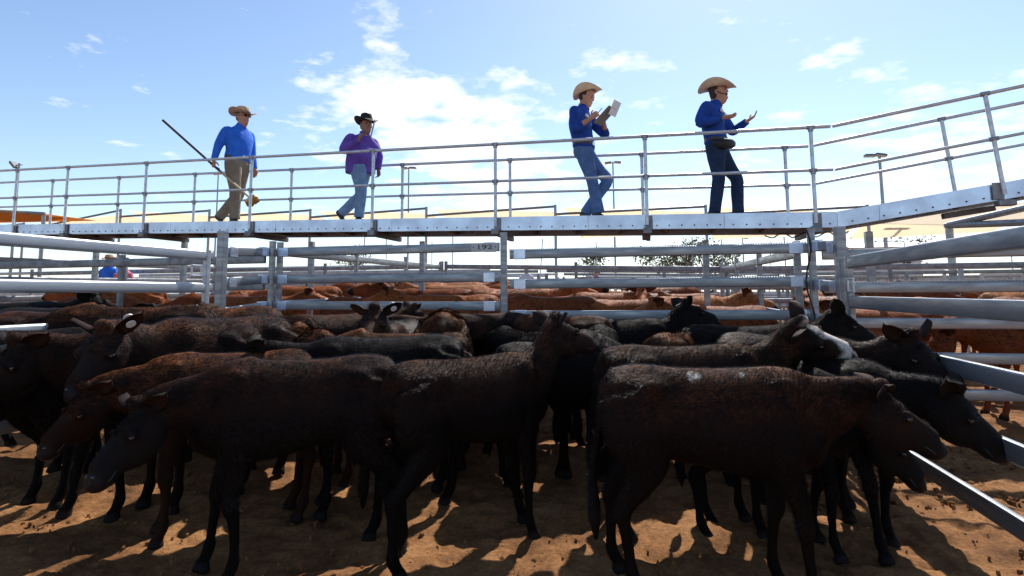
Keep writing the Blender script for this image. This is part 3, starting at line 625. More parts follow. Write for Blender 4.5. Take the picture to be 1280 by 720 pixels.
def cow_mesh(p, voxel):
    """one calf, local +X forward, height at withers 1.05"""
    m = MB(); b = p.get('belly', 0)
    T = [(-.54, 0, .88, .07, .05), (-.51, 0, .85, .13, .11), (-.43, 0, .82, .185, .158), (-.32, 0, .808, .21, .172), (-.19, 0, .80+b*.1, .212, .172), (-.06, 0, .79, .222, .184), (.07, 0, .780, .236, .192), (.19, 0, .776, .246, .186), (.30, 0, .785, .245, .158), (.39, 0, .795, .222, .13), (.47, 0, .80, .165, .10), (.52, 0, .80, .08, .06)]
    loft(m, T, egg=.16, n=26, ex=2.25)
    # bony points and muscle masses
    for sy in (-1, 1):
        ball(m, (-.32, sy*.115, .925), (.10, .06, .05)); ball(m, (-.49, sy*.06, .905), (.05, .045, .05)); ball(m, (-.43, sy*.06, .925), (.12, .08, .065))
        ball(m, (.29, sy*.098, .82), (.11, .062, .18)); ball(m, (.40, sy*.095, .72), (.075, .055, .09))
    ball(m, (.27, 0, .975), (.16, .05, .055)); ball(m, (-.36, 0, .975), (.2, .08, .05)); ball(m, (-.08, 0, .975), (.3, .05, .035)); ball(m, (.42, 0, .655), (.09, .055, .08))
    np_, ny = radians(p.get('np', 25)), radians(p.get('ny', 0)); nl = p.get('nl', .40)
    base = np.array((.38, 0, .86)); d1 = dirv(np_*.6, ny*.4); d2 = dirv(np_, ny); mid = base + d1*nl*.5; end = mid + d2*nl*.5
    hp, hy = radians(p.get('hp', -35)), radians(p.get('hy', 0)); hd = dirv(hp, hy); hu = dirv(hp+pi/2, hy); hs = np.cross(hu, hd)*1.0   # hs = left side
    roll = radians(p.get('roll', 0)); hu, hs = hu*cos(roll)+hs*sin(roll), hs*cos(roll)-hu*sin(roll)
    P0 = end + hu*.035
    loft(m, [(*(base-d1*.20-np.array((0, 0, .03))), .20, .12), (*(base-(0, 0, .035)), .19, .11), (*(base*.5+mid*.5-np.array((0, 0, .03))), .158, .09), (*(mid-(0, 0, .010)), .126, .077), (*(mid*.45+end*.55), .100, .067), (*(end+hd*.0-hu*.025), .082, .062), (*(end+hd*.06-hu*.05), .07, .05)], n=20)
    tm = fuse(m, voxel*1.35, 9, .5); m = MB(); tv = np.empty(len(tm.vertices)*3, np.float32); tm.vertices.foreach_get('co', tv); m.add(tv.reshape(-1, 3).tolist(), [tuple(q.vertices) for q in tm.polygons]); bpy.data.meshes.remove(tm)
    lo = p.get('legs', (0, 0, 0, 0))
    leg0 = len(m.v)
    for k, sy in enumerate((-1, 1)):
        d = lo[k]; y = sy*.115
        loft(m, [(.31, sy*.10, .78, .13, .06), (.285, y, .62, .085, .062), (.29+d*.25, y, .52, .062, .048), (.315+d*.5, y, .40, .044, .036), (.32+d*.6, y, .335, .043, .038), (.312+d*.75, y, .28, .031, .028), (.312+d*.95, y, .16, .025, .023), (.315+d, y, .105, .032, .030), (.335+d, y, .055, .029, .028), (.345+d, y, .03, .042, .036), (.35+d, y, .0, .047, .040)], up=(1, 0, 0), n=14)
        d = lo[2+k]; y = sy*.125
        loft(m, [(-.43, sy*.10, .84, .14, .08), (-.40, y, .70, .165, .088), (-.36, y, .58, .125, .072), (-.395+d*.3, y, .485, .075, .048), (-.465+d*.5, y, .40, .050, .034), (-.50+d*.65, y, .345, .045, .034), (-.49+d*.72, y, .29, .033, .028), (-.475+d*.92, y, .16, .028, .025), (-.468+d, y, .105, .034, .031), (-.44+d, y, .055, .031, .029), (-.43+d, y, .03, .043, .037), (-.425+d, y, 0, .048, .041)], up=(1, 0, 0), n=14)
    m.v = [(x_, y_, z_*1.07 if i_ >= leg0 else z_) for i_, (x_, y_, z_) in enumerate(m.v)]
    # tail
    ts = p.get('tail', 0)
    loft(m, [(-.41, 0, .975, .035, .04), (-.49, 0, .970, .035, .036), (-.545, 0, .932, .030, .030), (-.575, ts*.02, .85, .022, .024), (-.588, ts*.05, .72, .018, .019), (-.62, ts*.09, .56, .016, .017), (-.615, ts*.13, .46, .028, .026), (-.61, ts*.16, .36, .034, .030), (-.605, ts*.18, .26, .010, .010)], up=(0, 0, 1), n=10)
    # head
    hk = p.get('hk', .90)
    def H(t_, a, b_): c = P0 + hd*t_*hk + hu*(.01-a)*hk; return (*c, a*hk, b_*hk)
    loft(m, [H(-.05, .052, .045), H(-.03, .072, .072), H(.01, .098, .094), H(.06, .118, .103), H(.115, .126, .099), H(.16, .118, .085), H(.20, .101, .072), H(.24, .086, .064), H(.28, .078, .064), H(.315, .074, .070), H(.34, .070, .071), H(.357, .060, .064), H(.366, .036, .04)], up=hu, n=22, ex=2.25)
    for sy in (-1, 1):
        ball(m, P0 + hd*.13*hk + hu*(-.035)*hk + hs*sy*.086*hk, np.array((.034, .034, .026))*hk, 10)
        ball(m, P0 + hd*.11*hk + hu*(-.168)*hk + hs*sy*.052*hk, np.array((.06, .032, .048))*hk, 10)      # jaw
    ball(m, P0 + hd*-.015*hk + hu*.012*hk, (.045, .045, .035), 10)
    me = fuse(m, voxel, 3, .5)
    # ears (kept thin, appended to the same surface)
    e = MB(); er = p.get('ears', (0, 0))
    for q, sy in enumerate((-1, 1)):
        ea = radians(er[q]*.6); od = hs*sy*cos(ea) + (hu*.6 - hd*.35)*sin(ea) - hd*.42 + hu*.08; od = od/np.linalg.norm(od); b0 = P0 + hd*.0 + hs*sy*.072*hk - hu*.03*hk; f0 = hd*.75 + hs*sy*.75 - hu*.1; fw = f0 - od*f0.dot(od); fw /= np.linalg.norm(fw); wv = np.cross(od, fw)
        Lr = .165*hk; ns, nw = 9, 7; vs = []
        for layer in (0, 1):
            for i in range(ns):
                t_ = i/(ns-1); wd = .060*hk*max(.05, (sin(pi*min(1, t_*.84+.15)**.95))**.55); c = b0 + od*Lr*t_
                for j in range(nw):
                    s_ = (j/(nw-1)-.5)*2; cup = (.028*(s_*s_) - .018)*hk*(1-.4*t_); th = (.0075 if layer else 0)*(1-t_*.5)*(1.05-s_*s_)
                    vs.append(tuple(c + wv*wd*s_ + fw*(cup - th)))
        fs = []; K = ns*nw
        for i in range(ns-1):
            for j in range(nw-1):
                a = i*nw+j; fs.append((a, a+1, a+nw+1, a+nw)); fs.append((K+a, K+a+nw, K+a+nw+1, K+a+1))
        rim = [i*nw for i in range(ns)] + [(ns-1)*nw+j for j in range(1, nw)] + [i*nw+nw-1 for i in range(ns-2, -1, -1)] + [j for j in range(nw-2, 0, -1)]
        for i in range(len(rim)): a, c_ = rim[i], rim[(i+1) % len(rim)]; fs.append((a, K+a, K+c_, c_))
        e.add(vs, fs)
    n0 = len(me.vertices); V0 = np.empty(n0*3, np.float32); me.vertices.foreach_get('co', V0); V0 = V0.reshape(-1, 3)
    # merge ears in
    bm = bmesh.new(); bm.from_mesh(me); vv = [bm.verts.new(q) for q in e.v]
    for f in e.f:
        try: bm.faces.new([vv[i] for i in f])
        except ValueError: pass
    bmesh.ops.recalc_face_normals(bm, faces=bm.faces); bm.to_mesh(me); bm.free()
    nv = len(me.vertices); V1 = np.empty(nv*3, np.float32); me.vertices.foreach_get('co', V1); V1 = V1.reshape(-1, 3)
    # marks: R = white patch, G = dark skin (nose, hoof, inner ear), B = wet
    MK = np.zeros((nv, 4), np.float32); MK[:, 3] = 1
    rel = V1-P0; tt = rel@hd/hk; uu = rel@hu/hk; sd_ = rel@hs/hk
    near = (np.linalg.norm(rel, axis=1) < .55) & (np.abs(sd_) < .13)
    sm = lambda a, lo_, hi_: np.clip((a-lo_)/(hi_-lo_), 0, 1)
    if p.get('blaze'):
        wz = (1-sm(np.abs(sd_)+.012*np.sin(tt*40), .032, .045))*sm(tt, -.03, .0)*sm(uu, -.07, -.04); wz = np.maximum(wz, sm(tt, .27, .30)*(1-sm(tt, .34, .355)))*near; MK[:, 0] = wz
    MK[:, 1] = np.maximum(sm(tt, .333, .348)*near, 0)*(.7 if p.get('blaze') else 1); MK[:, 2] = MK[:, 1]*.9
    hz = 1-sm(V1[:, 2], .04, .055); MK[:, 1] = np.maximum(MK[:, 1], hz*(np.abs(V1[:, 0]) < .7)); 
    for (cx_, cz_, sdy, r_) in p.get('spots', ()):
        dd = np.sqrt((V1[:, 0]-cx_)**2+(V1[:, 2]-cz_)**2+(V1[:, 1]-sdy*.08)**2); MK[:, 0] = np.maximum(MK[:, 0], (1-sm(dd+.008*np.sin(V1[:, 0]*160), r_*.7, r_))*(V1[:, 1]*sdy > 0))
    MK[n0:, 1] = .75
    if not p.get('redhead'): MK[:, 1] = np.maximum(MK[:, 1], .6*near*sm(tt, -.08, .04)*(1-MK[:, 0]))
    ca = me.color_attributes.new('mark', 'FLOAT_COLOR', 'POINT'); ca.data.foreach_set('color', MK.ravel())
    me.polygons.foreach_set('use_smooth', [True]*len(me.polygons)); me.update()
    info = dict(P0=P0, hd=hd, hu=hu, hs=hs, hk=hk, V=V1, MK=MK, nbody=n0)
    return me, info
def fur(me, info, n, length, width, seed, m):
    """a coat of short hairs growing from the body surface"""
    me.calc_loop_triangles(); nt_ = len(me.loop_triangles); T = np.empty(nt_*3, np.int32); me.loop_triangles.foreach_get('vertices', T); T = T.reshape(-1, 3)
    V1 = info['V']; T = T[(T < info['nbody']).all(1)]; A = V1[T[:, 0]]; B = V1[T[:, 1]]; Cc = V1[T[:, 2]]
    nr = np.cross(B-A, Cc-A); ar = np.linalg.norm(nr, axis=1); nrn = nr/(ar[:, None]+1e-12)
    rel = (A+B+Cc)/3-info['P0']; face = (np.abs(rel@info['hs']) < .11) & (rel@info['hd'] > .14) & (rel@info['hd'] < .45)&(np.linalg.norm(rel, axis=1) < .5)
    z = A[:, 2]; w_ = ar*np.where(z < .35, .25, 1.)*np.where(face, .7, 1)*np.where(nrn[:, 2] > .0, 1.25, .55); w_ /= w_.sum()
    rs = np.random.RandomState(seed); ti = rs.choice(len(T), n, p=w_); r1, r2 = rs.rand(n), rs.rand(n); q = np.sqrt(r1); wa, wb, wc = 1-q, q*(1-r2), q*r2
    P = A[ti]*wa[:, None]+B[ti]*wb[:, None]+Cc[ti]*wc[:, None]; nn = nrn[ti]
    MKp = info['MK'][T[ti, 0]]
    fx = -1+.0*P[:, 0]; ang = 1.1*(vnoise(P[:, 0]*7+seed, P[:, 2]*7+P[:, 1]*5, 3)-.5) + rs.normal(0, .28, n)
    Fv = np.stack([fx, .25*np.sign(P[:, 1])*np.ones(n), -.55*np.ones(n)+0*ang], 1); Fv[:, 2] += ang*1.1; Fv[:, 1] += rs.normal(0, .35, n)
    Fv -= nn*(Fv*nn).sum(1)[:, None]; Fv /= np.linalg.norm(Fv, axis=1)[:, None]+1e-9
    D = Fv*1.0 + nn*(.26+.34*rs.rand(n))[:, None]; D /= np.linalg.norm(D, axis=1)[:, None]
    Sd = np.cross(nn, D); Sd /= np.linalg.norm(Sd, axis=1)[:, None]+1e-9
    Ln = length*(.5+.9*rs.rand(n))*np.where(P[:, 2] < .3, .5, 1)*np.where(face[ti], .45, 1); wd = width*(.6+.8*rs.rand(n))
    base = P - nn*.003; V3 = np.empty((n, 3, 3)); V3[:, 0] = base - Sd*wd[:, None]*.5; V3[:, 1] = base + Sd*wd[:, None]*.5; V3[:, 2] = base + D*Ln[:, None]
    hm = np_mesh('coat_hair', V3.reshape(-1, 3), np.arange(n*3).reshape(n, 3), m, smooth=False)
    ca = hm.data.color_attributes.new('mark', 'FLOAT_COLOR', 'POINT'); K = np.repeat(MKp, 3, axis=0); K[:, 2] = 0; tt_ = np.repeat(rs.rand(n)**1.7, 3); ta_ = hm.data.attributes.new('tint', 'FLOAT', 'POINT'); ta_.data.foreach_set('value', tt_.astype(np.float32)); ca.data.foreach_set('color', K.astype(np.float32).ravel()); return hm
FUR = True
def cow(p, name='calf', label='', x=0, y=0, rz=0, sc=1.0, m=None, voxel=.013, hairs=46000, group=None, tagear=None, cat='calf', hl=.029, hw=.0033):
    me, inf = cow_mesh(p, voxel); o = thing(name, (x, y, float(gz(x, y))-.015), label, cat, group, rz); o.scale = (sc, sc, sc)
    bo = bpy.data.objects.new('body', me); me.name = 'body'; me.materials.append(m); COL.objects.link(bo); bo.parent = o
    if FUR and hairs: h = fur(me, inf, hairs, hl, hw, int(abs(x*31+y*57)*10) % 9999, HAIRM[m.name]); h.parent = o
    P0, hd, hu, hs, hk = (inf[k] for k in ('P0', 'hd', 'hu', 'hs', 'hk'))
    if voxel < .02:
        for sy in (-1, 1):
            e = MB(); ball(e, P0 + hd*.142*hk - hu*.044*hk + hs*sy*.098*hk, np.array((.018, .018, .017))*hk, 12); q = e.build('eye', EYE, o, (0, 0, 0), smooth=True)
            e = MB(); ball(e, P0 + hd*.352*hk - hu*.030*hk + hs*sy*.034*hk, np.array((.014, .012, .011))*hk, 8); q = e.build('nostril', EYE, o, (0, 0, 0), smooth=True)
        for sy in (-1, 1):
            e = MB(); e.tube([P0 + hd*t_*hk - hu*(.092-.06*(t_-.3))*hk + hs*sy*w_*hk for t_, w_ in ((.27, .052), (.30, .062), (.335, .066), (.361, .045))], .004, 6); e.build('mouth', CABLE, o, (0, 0, 0), smooth=True)
    if tagear:
        for sy, mt_ in tagear:
            ea = radians(p.get('ears', (0, 0))[0 if sy < 0 else 1]*.6); od = hs*sy*cos(ea) + (hu*.6 - hd*.35)*sin(ea) - hd*.42 + hu*.08; od /= np.linalg.norm(od); f0 = hd*.75 + hs*sy*.75 - hu*.1; fw = f0-od*f0.dot(od); fw /= np.linalg.norm(fw)
            c = P0 + hs*sy*.072*hk - hu*.03*hk + od*.085*hk; e = MB(); a = Vector(c + fw*.010); e.tube([a, a + Vector(fw)*.006], .023, 14); a2 = Vector(c - fw*.03); e.tube([a2, a2 - Vector(fw)*.006], .023, 14); e.build('ear_tag', mt_, o, (0, 0, 0))
    return o
# ------------------------------------------------------------------ calves in the front pen
def spot(u, z):                      # ground point below pixel column u at camera distance z
    xc = (u-CX)/F*z; return xc*cos(YAW)-z*sin(YAW), xc*sin(YAW)+z*cos(YAW)
GC = 'weaner calves crowded in the front pen'
def calf(u, z, al, label, p, m, sc=1.0, **k):
    x, y = spot(u, z); k.setdefault('group', GC)
    if z > 3.85: sc *= 1.04
    o = cow(p, 'calf', label, x, y, radians(13.2+al), sc, m, **k); o.scale = (sc*.925, sc, sc); return o
# A centre
calf(592, 3.25, 35, 'black-brown calf in the centre with raised head turned to the right rail', dict(legs=(.0, .10, -.10, .02), np=62, ny=4, nl=.42, hp=-24, hy=-6, ears=(35, 30), tail=1), BLKBR, 1.0)
# B right front
calf(888, 2.8, -12, 'big brown-black calf at front right with a white fleck on its back', dict(legs=(.06, -.06, .03, -.08), np=8, ny=10, nl=.38, hp=-40, hy=-2, ears=(15, 15), spots=((-.12, .99, -1, .036), (.12, 1.0, -1, .018)), tail=-1), BROWN, 1.02)
# C white face
calf(858, 3.5, 2, 'brown calf with a white blaze down its face behind the front right calf', dict(np=50, ny=-6, nl=.40, hp=-27, hy=-12, roll=-34, blaze=1, ears=(5, 5)), BLKBR, 1.06)
# H left front
calf(372, 3.0, 203, 'large black calf at front left lowering its head to the left', dict(legs=(.08, -.05, -.02, -.12), np=-8, ny=14, nl=.34, hp=-50, hy=42, roll=-8, ears=(15, 15), tail=.5), BLKBR, 1.0)
# I behind H, head up and left
calf(475, 3.8, 198, 'calf with pricked black ear stretching its neck above the large black calf', dict(np=16, ny=5, nl=.40, hp=-30, hy=10, ears=(45, 40)), BLACK, 1.05)
# reddish poll head between
calf(290, 3.42, 210, 'calf with a reddish brown poll behind the lowered black head', dict(np=-4, ny=6, nl=.34, hp=-50, hy=30, ears=(15, 15), redhead=1), RUSTY, .98)
# J
calf(212, 3.75, 222, 'black calf near the left rails with its head turned to the left edge', dict(legs=(.1, -.1, 0, 0), np=18, ny=4, nl=.34, hp=-50, hy=28, ears=(5, 10)), BLKBR, 1.1)
# K faces camera, white tag
calf(275, 4.0, 246, 'brown calf facing the camera with a round white tag in its ear', dict(np=22, ny=10, nl=.36, hp=-52, hy=22, ears=(10, 50)), BROWN, 1.1, tagear=[(1, TAGW)])
# L far left low head
calf(-20, 3.3, 250, 'black calf cut off by the left edge with a low hanging head', dict(np=-20, ny=30, nl=.4, hp=-62, hy=50, ears=(8, 8)), BLACK, 1.0)
calf(25, 4.0, 200, 'black calf half hidden at the left edge behind the low head', dict(np=-10, hp=-50), BLACK, 1.0, hairs=15000)
# backs behind left
calf(165, 4.6, 200, 'dark brown calf with a rounded back near the left gate end', dict(np=-15, hp=-50, ny=15), BROWN, 1.14)
calf(260, 4.9, 215, 'brown calf second from the left gate post showing only its back', dict(np=-5, hp=-50, ny=15), RUSTY, 1.13)
calf(330, 5.2, 160, 'dark calf with a white ear tag below the slide panel', dict(np=35, hp=-25, ny=0, hy=20), BROWN, 1.05, tagear=[(1, TAGW)])
calf(385, 4.65, 125, 'orange-brown calf whose back shows behind the large black calf', dict(np=-20, hp=-60), RUSTY, 1.0)
# M facing camera, tag
calf(500, 5.15, 265, 'brown calf looking at the camera with a tagged black ear below the cross fence', dict(np=48, hp=-38, ny=0, hy=0, ears=(5, 20)), BROWN, 1.02, tagear=[(1, TAGW)])
calf(495, 4.3, 190, 'rusty brown calf with a long back left of the centre calf', dict(np=-20, hp=-60), RUSTY, 1.0)
calf(555, 4.95, 95, 'brown calf turned away below the 192 plate', dict(np=0, hp=-40), RUSTY, 1.12)
calf(645, 4.7, 118, 'grey-black calf behind the centre calf with only its back in view', dict(np=-10, hp=-50), BLACK, 1.0)
calf(705, 4.2, 15, 'black calf hidden behind the head of the centre calf', dict(np=-30, hp=-60), BLACK, .97, hairs=15000)
calf(775, 5.3, 8, 'black calf with raised ear looking right below the cross fence', dict(np=58, nl=.36, hp=-22, ears=(60, 30)), BLACK, 1.04)
calf(850, 4.75, 50, 'orange-brown calf behind the white-faced calf', dict(np=-20, hp=-50), RUSTY, 1.0)
calf(935, 4.7, -8, 'black calf with upright ear looking right over the white-faced calf', dict(np=52, ny=-10, nl=.36, hp=-38, hy=-20, ears=(75, 60)), BLACK, 1.05)
calf(985, 4.0, -52, 'brown-black calf with a large ear in front of the right gate', dict(legs=(.0, -.1, 0, 0), np=34, ny=-8, nl=.38, hp=-48, hy=-18, ears=(40, 60)), BLKBR, 1.04)
# F
calf(1022, 3.55, -70, 'black calf at the right leaning its head over the low gate rails', dict(legs=(.1, -.05, 0, 0), np=6, ny=20, nl=.36, hp=-52, hy=32, ears=(40, 50)), BLACK, 1.0)
calf(955, 3.35, -25, 'calf with its dark muzzle low beneath the front right calf\'s jaw', dict(legs=(.0, -.1, 0, 0), np=-30, nl=.3, hp=-60, hy=0), BLACK, .92, hairs=15000)
calf(740, 4.75, 70, 'black calf turned away in the gap right of the centre calf', dict(np=20, hp=-40, ears=(20, 20)), BLACK, 1.02, hairs=20000)
calf(590, 5.6, 185, 'dark calf close under the bottom rail beside the 192 panel', dict(np=15, hp=-35), BLKBR, 1.06, hairs=15000)
calf(690, 5.4, 150, 'brown calf at the foot of the middle fence post', dict(np=10, hp=-40), BROWN, 1.06, hairs=15000)
calf(425, 5.5, 30, 'dark brown calf pressed against the cross fence beside the corner', dict(np=30, hp=-30, ears=(20, 40)), BLKBR, 1.05, hairs=15000)
calf(90, 4.9, 10, 'dark calf by the left gate facing right behind the others', dict(np=20, hp=-30), BLKBR, 1.08, hairs=15000)
calf(960, 5.2, 20, 'dark calf at the back right corner of the front pen', dict(np=-20, hp=-50), BLKBR, 1.0, hairs=15000)
# ------------------------------------------------------------------ cattle in the pens behind
def cull_variants(ps, mats, names, hairs=9000, voxel=.02):
    out_ = []
    for i, (p, m_) in enumerate(zip(ps, mats)):
        o = cow(p, 'cow', names, 0, 0, 0, 1.0, m_, voxel=voxel, hairs=hairs, cat='cow', hl=.034, hw=.0045); out_.append(o)
    return out_
RP_ = [dict(redhead=1, legs=(.05, -.05, -.06, .05), np=34, hp=-25, ears=(15, 15), belly=-.2), dict(redhead=1, legs=(-.05, .05, .0, -.06), np=45, ny=25, hp=-15, hy=40, ears=(25, 25)),
       dict(redhead=1, np=2, ny=-25, hp=-50, hy=-40, ears=(15, 15)), dict(redhead=1, legs=(0, .06, -.03, .05), np=30, ny=-20, hp=-25, hy=-45, ears=(35, 20)), dict(redhead=1, np=-20, hp=-60, ears=(10, 10)),
       dict(redhead=1, np=38, hp=-35, ny=5, hy=10, ears=(15, 15))]
REDV = cull_variants(RP_, [RED1, RED2, RED1, RED3, RED2, RED1], 'x')
BLKV = cull_variants([RP_[0], dict(redhead=1, np=20, hp=-20, ny=5, ears=(20, 20)), RP_[4]], [BLACK, BLACK, BLKBR], 'x')
rg = random.Random(21); used = set()
def put(V_, k, x, y, al, sc, label, group):
    o = V_[k]; sc = sc*rg.uniform(.94, 1.05)
    if V_ is REDV and y < 12: sc = sc*(.93 + .024*(y-6.9))
    lc = (x, y, float(gz(x, y))-.01)
    if id(o) in used: o = dup(o, lc, radians(13.2+al), label, group, sc)
    else:
        used.add(id(o)); o.location = lc; o.rotation_euler = (0, 0, radians(13.2+al)); o.scale = (sc, sc, sc); o['label'] = label; o['group'] = group
    return o
GR = 'red cattle in the pen behind the cross fence'
for i, (x, y, al, k, sc) in enumerate((
    (-3.7, 6.95, 5, 4, 1.27), (-2.6, 7.1, 182, 0, 1.24), (-1.25, 6.95, 176, 4, 1.26), (-.2, 7.2, 8, 2, 1.25), (.85, 7.0, 185, 0, 1.24), (-3.2, 7.9, 170, 1, 1.25), (-1.9, 8.0, 10, 0, 1.28),
    (-.6, 8.2, 190, 2, 1.27), (.6, 8.0, 20, 3, 1.25), (-4.0, 8.8, 60, 2, 1.25), (-2.7, 8.9, 12, 4, 1.27), (-1.3, 9.1, 175, 5, 1.24), (.0, 9.2, 250, 5, 1.22), (1.0, 9.0, 140, 0, 1.25),
    (-3.6, 10.0, 190, 3, 1.26), (-2.2, 10.1, 5, 0, 1.28), (-.8, 10.2, 15, 1, 1.22), (.5, 10.4, 182, 2, 1.27), (-3.9, 11.2, 20, 0, 1.26), (-2.6, 11.4, 172, 2, 1.28), (-1.2, 11.3, 262, 1, 1.2), (.4, 11.5, 8, 4, 1.28))):
    put(REDV, k, x, y+.32, al, sc, 'red-brown cow packed among others in the pen behind the middle fence', GR)
GR2 = 'red cattle in the right hand pens'
for i, (x, y, al, k, sc) in enumerate(((2.5, 7.3, 195, 0, 1.25), (3.9, 7.2, 175, 4, 1.27), (5.3, 7.4, 8, 4, 1.25), (6.7, 7.3, 170, 0, 1.27), (2.4, 8.5, 265, 5, 1.2), (3.3, 8.6, 20, 2, 1.25), (4.7, 8.7, 190, 2, 1.27), (6.1, 8.8, 12, 0, 1.27),
    (2.7, 10.1, 250, 1, 1.18), (4.0, 10.2, 180, 4, 1.27), (5.6, 10.3, 0, 3, 1.25), (7.0, 10.0, 100, 0, 1.25), (3.2, 11.4, 10, 0, 1.25), (5.0, 11.5, 186, 0, 1.27))):
    put(REDV, k, x, y, al, sc, 'red-brown cow standing in the shaded pen beyond the right gate', GR2)
for i, (x, y, al, k, sc) in enumerate(((-5.7, 7.4, 12, 0, 1.25), (-7.0, 8.1, 185, 4, 1.25), (-5.8, 8.8, 175, 2, 1.25), (-8.2, 7.2, 5, 4, 1.25), (-9.3, 8.6, 190, 0, 1.26), (-7.4, 10.0, 8, 0, 1.26), (-5.6, 10.6, 182, 4, 1.26))):
    put(REDV, k, x, y, al, sc, 'red cow in the pen behind the black cattle at the left', 'red cattle in the left hand back pen')
for i, (x, y, al, k, sc) in enumerate(((-5.72, 4.6, 3, 1, 1.08), (-7.3, 5.35, 4, 0, 1.12), (-5.85, 5.45, 185, 2, 1.05), (-8.2, 4.0, 175, 0, 1.1), (-6.6, 3.3, 200, 2, 1.05), (-8.9, 5.2, 15, 2, 1.1))):
    put(BLKV, k, x, y, al, sc, 'black cow in the pen beyond the left gate' if i else 'black cow with raised head right against the left gate', 'black cattle beyond the left gate' if i else None)
for i in range(26):
    x = rg.uniform(-16, 17); y = rg.choice((17, 18.3, 19.8, 26.5, 28, 29.5)); put(REDV, rg.randrange(6), x, y+rg.uniform(-.4, .4), rg.choice((0, 180, 20, 200, 160, 90))+rg.uniform(-15, 15), rg.uniform(1.18, 1.28), 'small red cow far off in the distant pens', 'red cattle in the distant pens')
# ------------------------------------------------------------------ people
def clothm(name, col, var, bump=.5, rough=.8): return mat(name, col, rough, 0, .2, var=var, vs=9, bump=bump, bs=16)
SKIN = mat('skin', (.50, .27, .18), .55, 0, .4, var=(.44, .22, .14), vs=30); SKIND = mat('tanned_skin', (.33, .16, .10), .55, 0, .4, var=(.28, .13, .08), vs=30)
HATB = mat('felt_hat_fawn', (.50, .38, .25), .85, 0, .1, var=(.40, .29, .18), vs=9); HATK = mat('felt_hat_black', (.02, .02, .018), .7, 0, .2); HATS = mat('straw_hat', (.78, .66, .48), .8, 0, .1, var=(.68, .55, .38), vs=16, bump=.3, bs=90)
BLUE1 = clothm('bright_blue_shirt', (.035, .18, .74), (.026, .13, .6)); BLUE2 = clothm('royal_blue_shirt', (.018, .070, .34), (.013, .05, .25)); PURP = clothm('purple_shirt', (.16, .085, .42), (.115, .06, .32))
JEAN = clothm('blue_jeans', (.11, .20, .40), (.07, .135, .29)); JEAND = clothm('dark_jeans', (.022, .045, .10), (.014, .028, .068)); JEANL = clothm('light_jeans', (.22, .34, .50), (.15, .24, .39)); KHAK = clothm('khaki_trousers', (.28, .225, .165), (.22, .175, .125))
BOOT = mat('brown_boot', (.055, .032, .02), .5, var=(.035, .02, .014), vs=20); BOOTK = mat('black_boot', (.014, .013, .013), .45); LEATH = mat('leather_belt', (.05, .022, .012), .4); SILV = mat('silver_buckle', (.7, .68, .62), .25, .9)
HAIRG = mat('grey_hair', (.16, .14, .12), .8); HAIRB = mat('brown_hair', (.045, .025, .015), .8); PAPER = mat('white_paper', (.85, .85, .83), .6); CARD = mat('grey_card', (.22, .21, .19), .7); BAGM = mat('black_nylon', (.012, .012, .013), .6)
LIPS = mat('lips', (.32, .12, .10), .5); LOGO = mat('white_badge', (.7, .72, .75), .6); WOOD = mat('pale_wood', (.62, .47, .29), .6, var=(.5, .36, .2), vs=10); BRUSH = mat('yellow_brush', (.50, .27, .035), .8, var=(.35, .17, .02), vs=40)
def mesh_child(name, m, mt_, par, voxel=None, sm=3):
    if voxel:
        me = fuse(m, voxel, sm); me.materials.append(mt_); me.polygons.foreach_set('use_smooth', [True]*len(me.polygons)); o = bpy.data.objects.new(name, me); COL.objects.link(o); o.parent = par; return o
    return m.build(name, mt_, par, (0, 0, 0), smooth=True, auto=True)
def V3(*a): return np.array(a, float)
def hand(m, w, d, palm_n, curl, side, sc=1.0):
    """w wrist, d finger direction, palm_n palm normal, curl radians per joint, side +-1 thumb side"""
    d = d/np.linalg.norm(d); n_ = palm_n-d*palm_n.dot(d); n_ /= np.linalg.norm(n_); s_ = np.cross(d, n_)*side
    st = lambda t_, a, b_: (*(w+d*t_*sc), a*sc, b_*sc)
    loft(m, [st(-.03, .024, .030), st(0, .020, .028), st(.035, .019, .040), st(.075, .017, .043), st(.095, .013, .040)], up=n_, n=12)
    for k, (o_, L_) in enumerate(((.031, .068), (.011, .078), (-.011, .072), (-.031, .056))):
        p = w + d*.085*sc + s_*o_*sc; dd = d.copy(); pts = [(*(p-d*.02*sc), .0105*sc, .0105*sc), (*p, .010*sc, .010*sc)]
        for j in range(3):
            a = curl*(1+.1*k); dd = dd*cos(a)+n_*sin(a); p = p + dd*L_*sc*(.44, .32, .26)[j]; pts.append((*p, (.0095, .0085, .006)[j]*sc, (.0095, .0085, .006)[j]*sc))
        loft(m, pts, up=n_+d*.01, n=8, sub=2)
    p = w + d*.02*sc + s_*.025*sc; td = (d*.55+s_*.75+n_*.35); td /= np.linalg.norm(td); q = p+td*.045*sc; td2 = (d*.85+s_*.2+n_*.45); td2 /= np.linalg.norm(td2)
    loft(m, [(*p, .013*sc, .013*sc), (*q, .0115*sc, .0115*sc), (*(q+td2*.028*sc), .0105*sc, .0105*sc), (*(q+td2*.05*sc), .007*sc, .007*sc)], up=n_, n=8, sub=2)
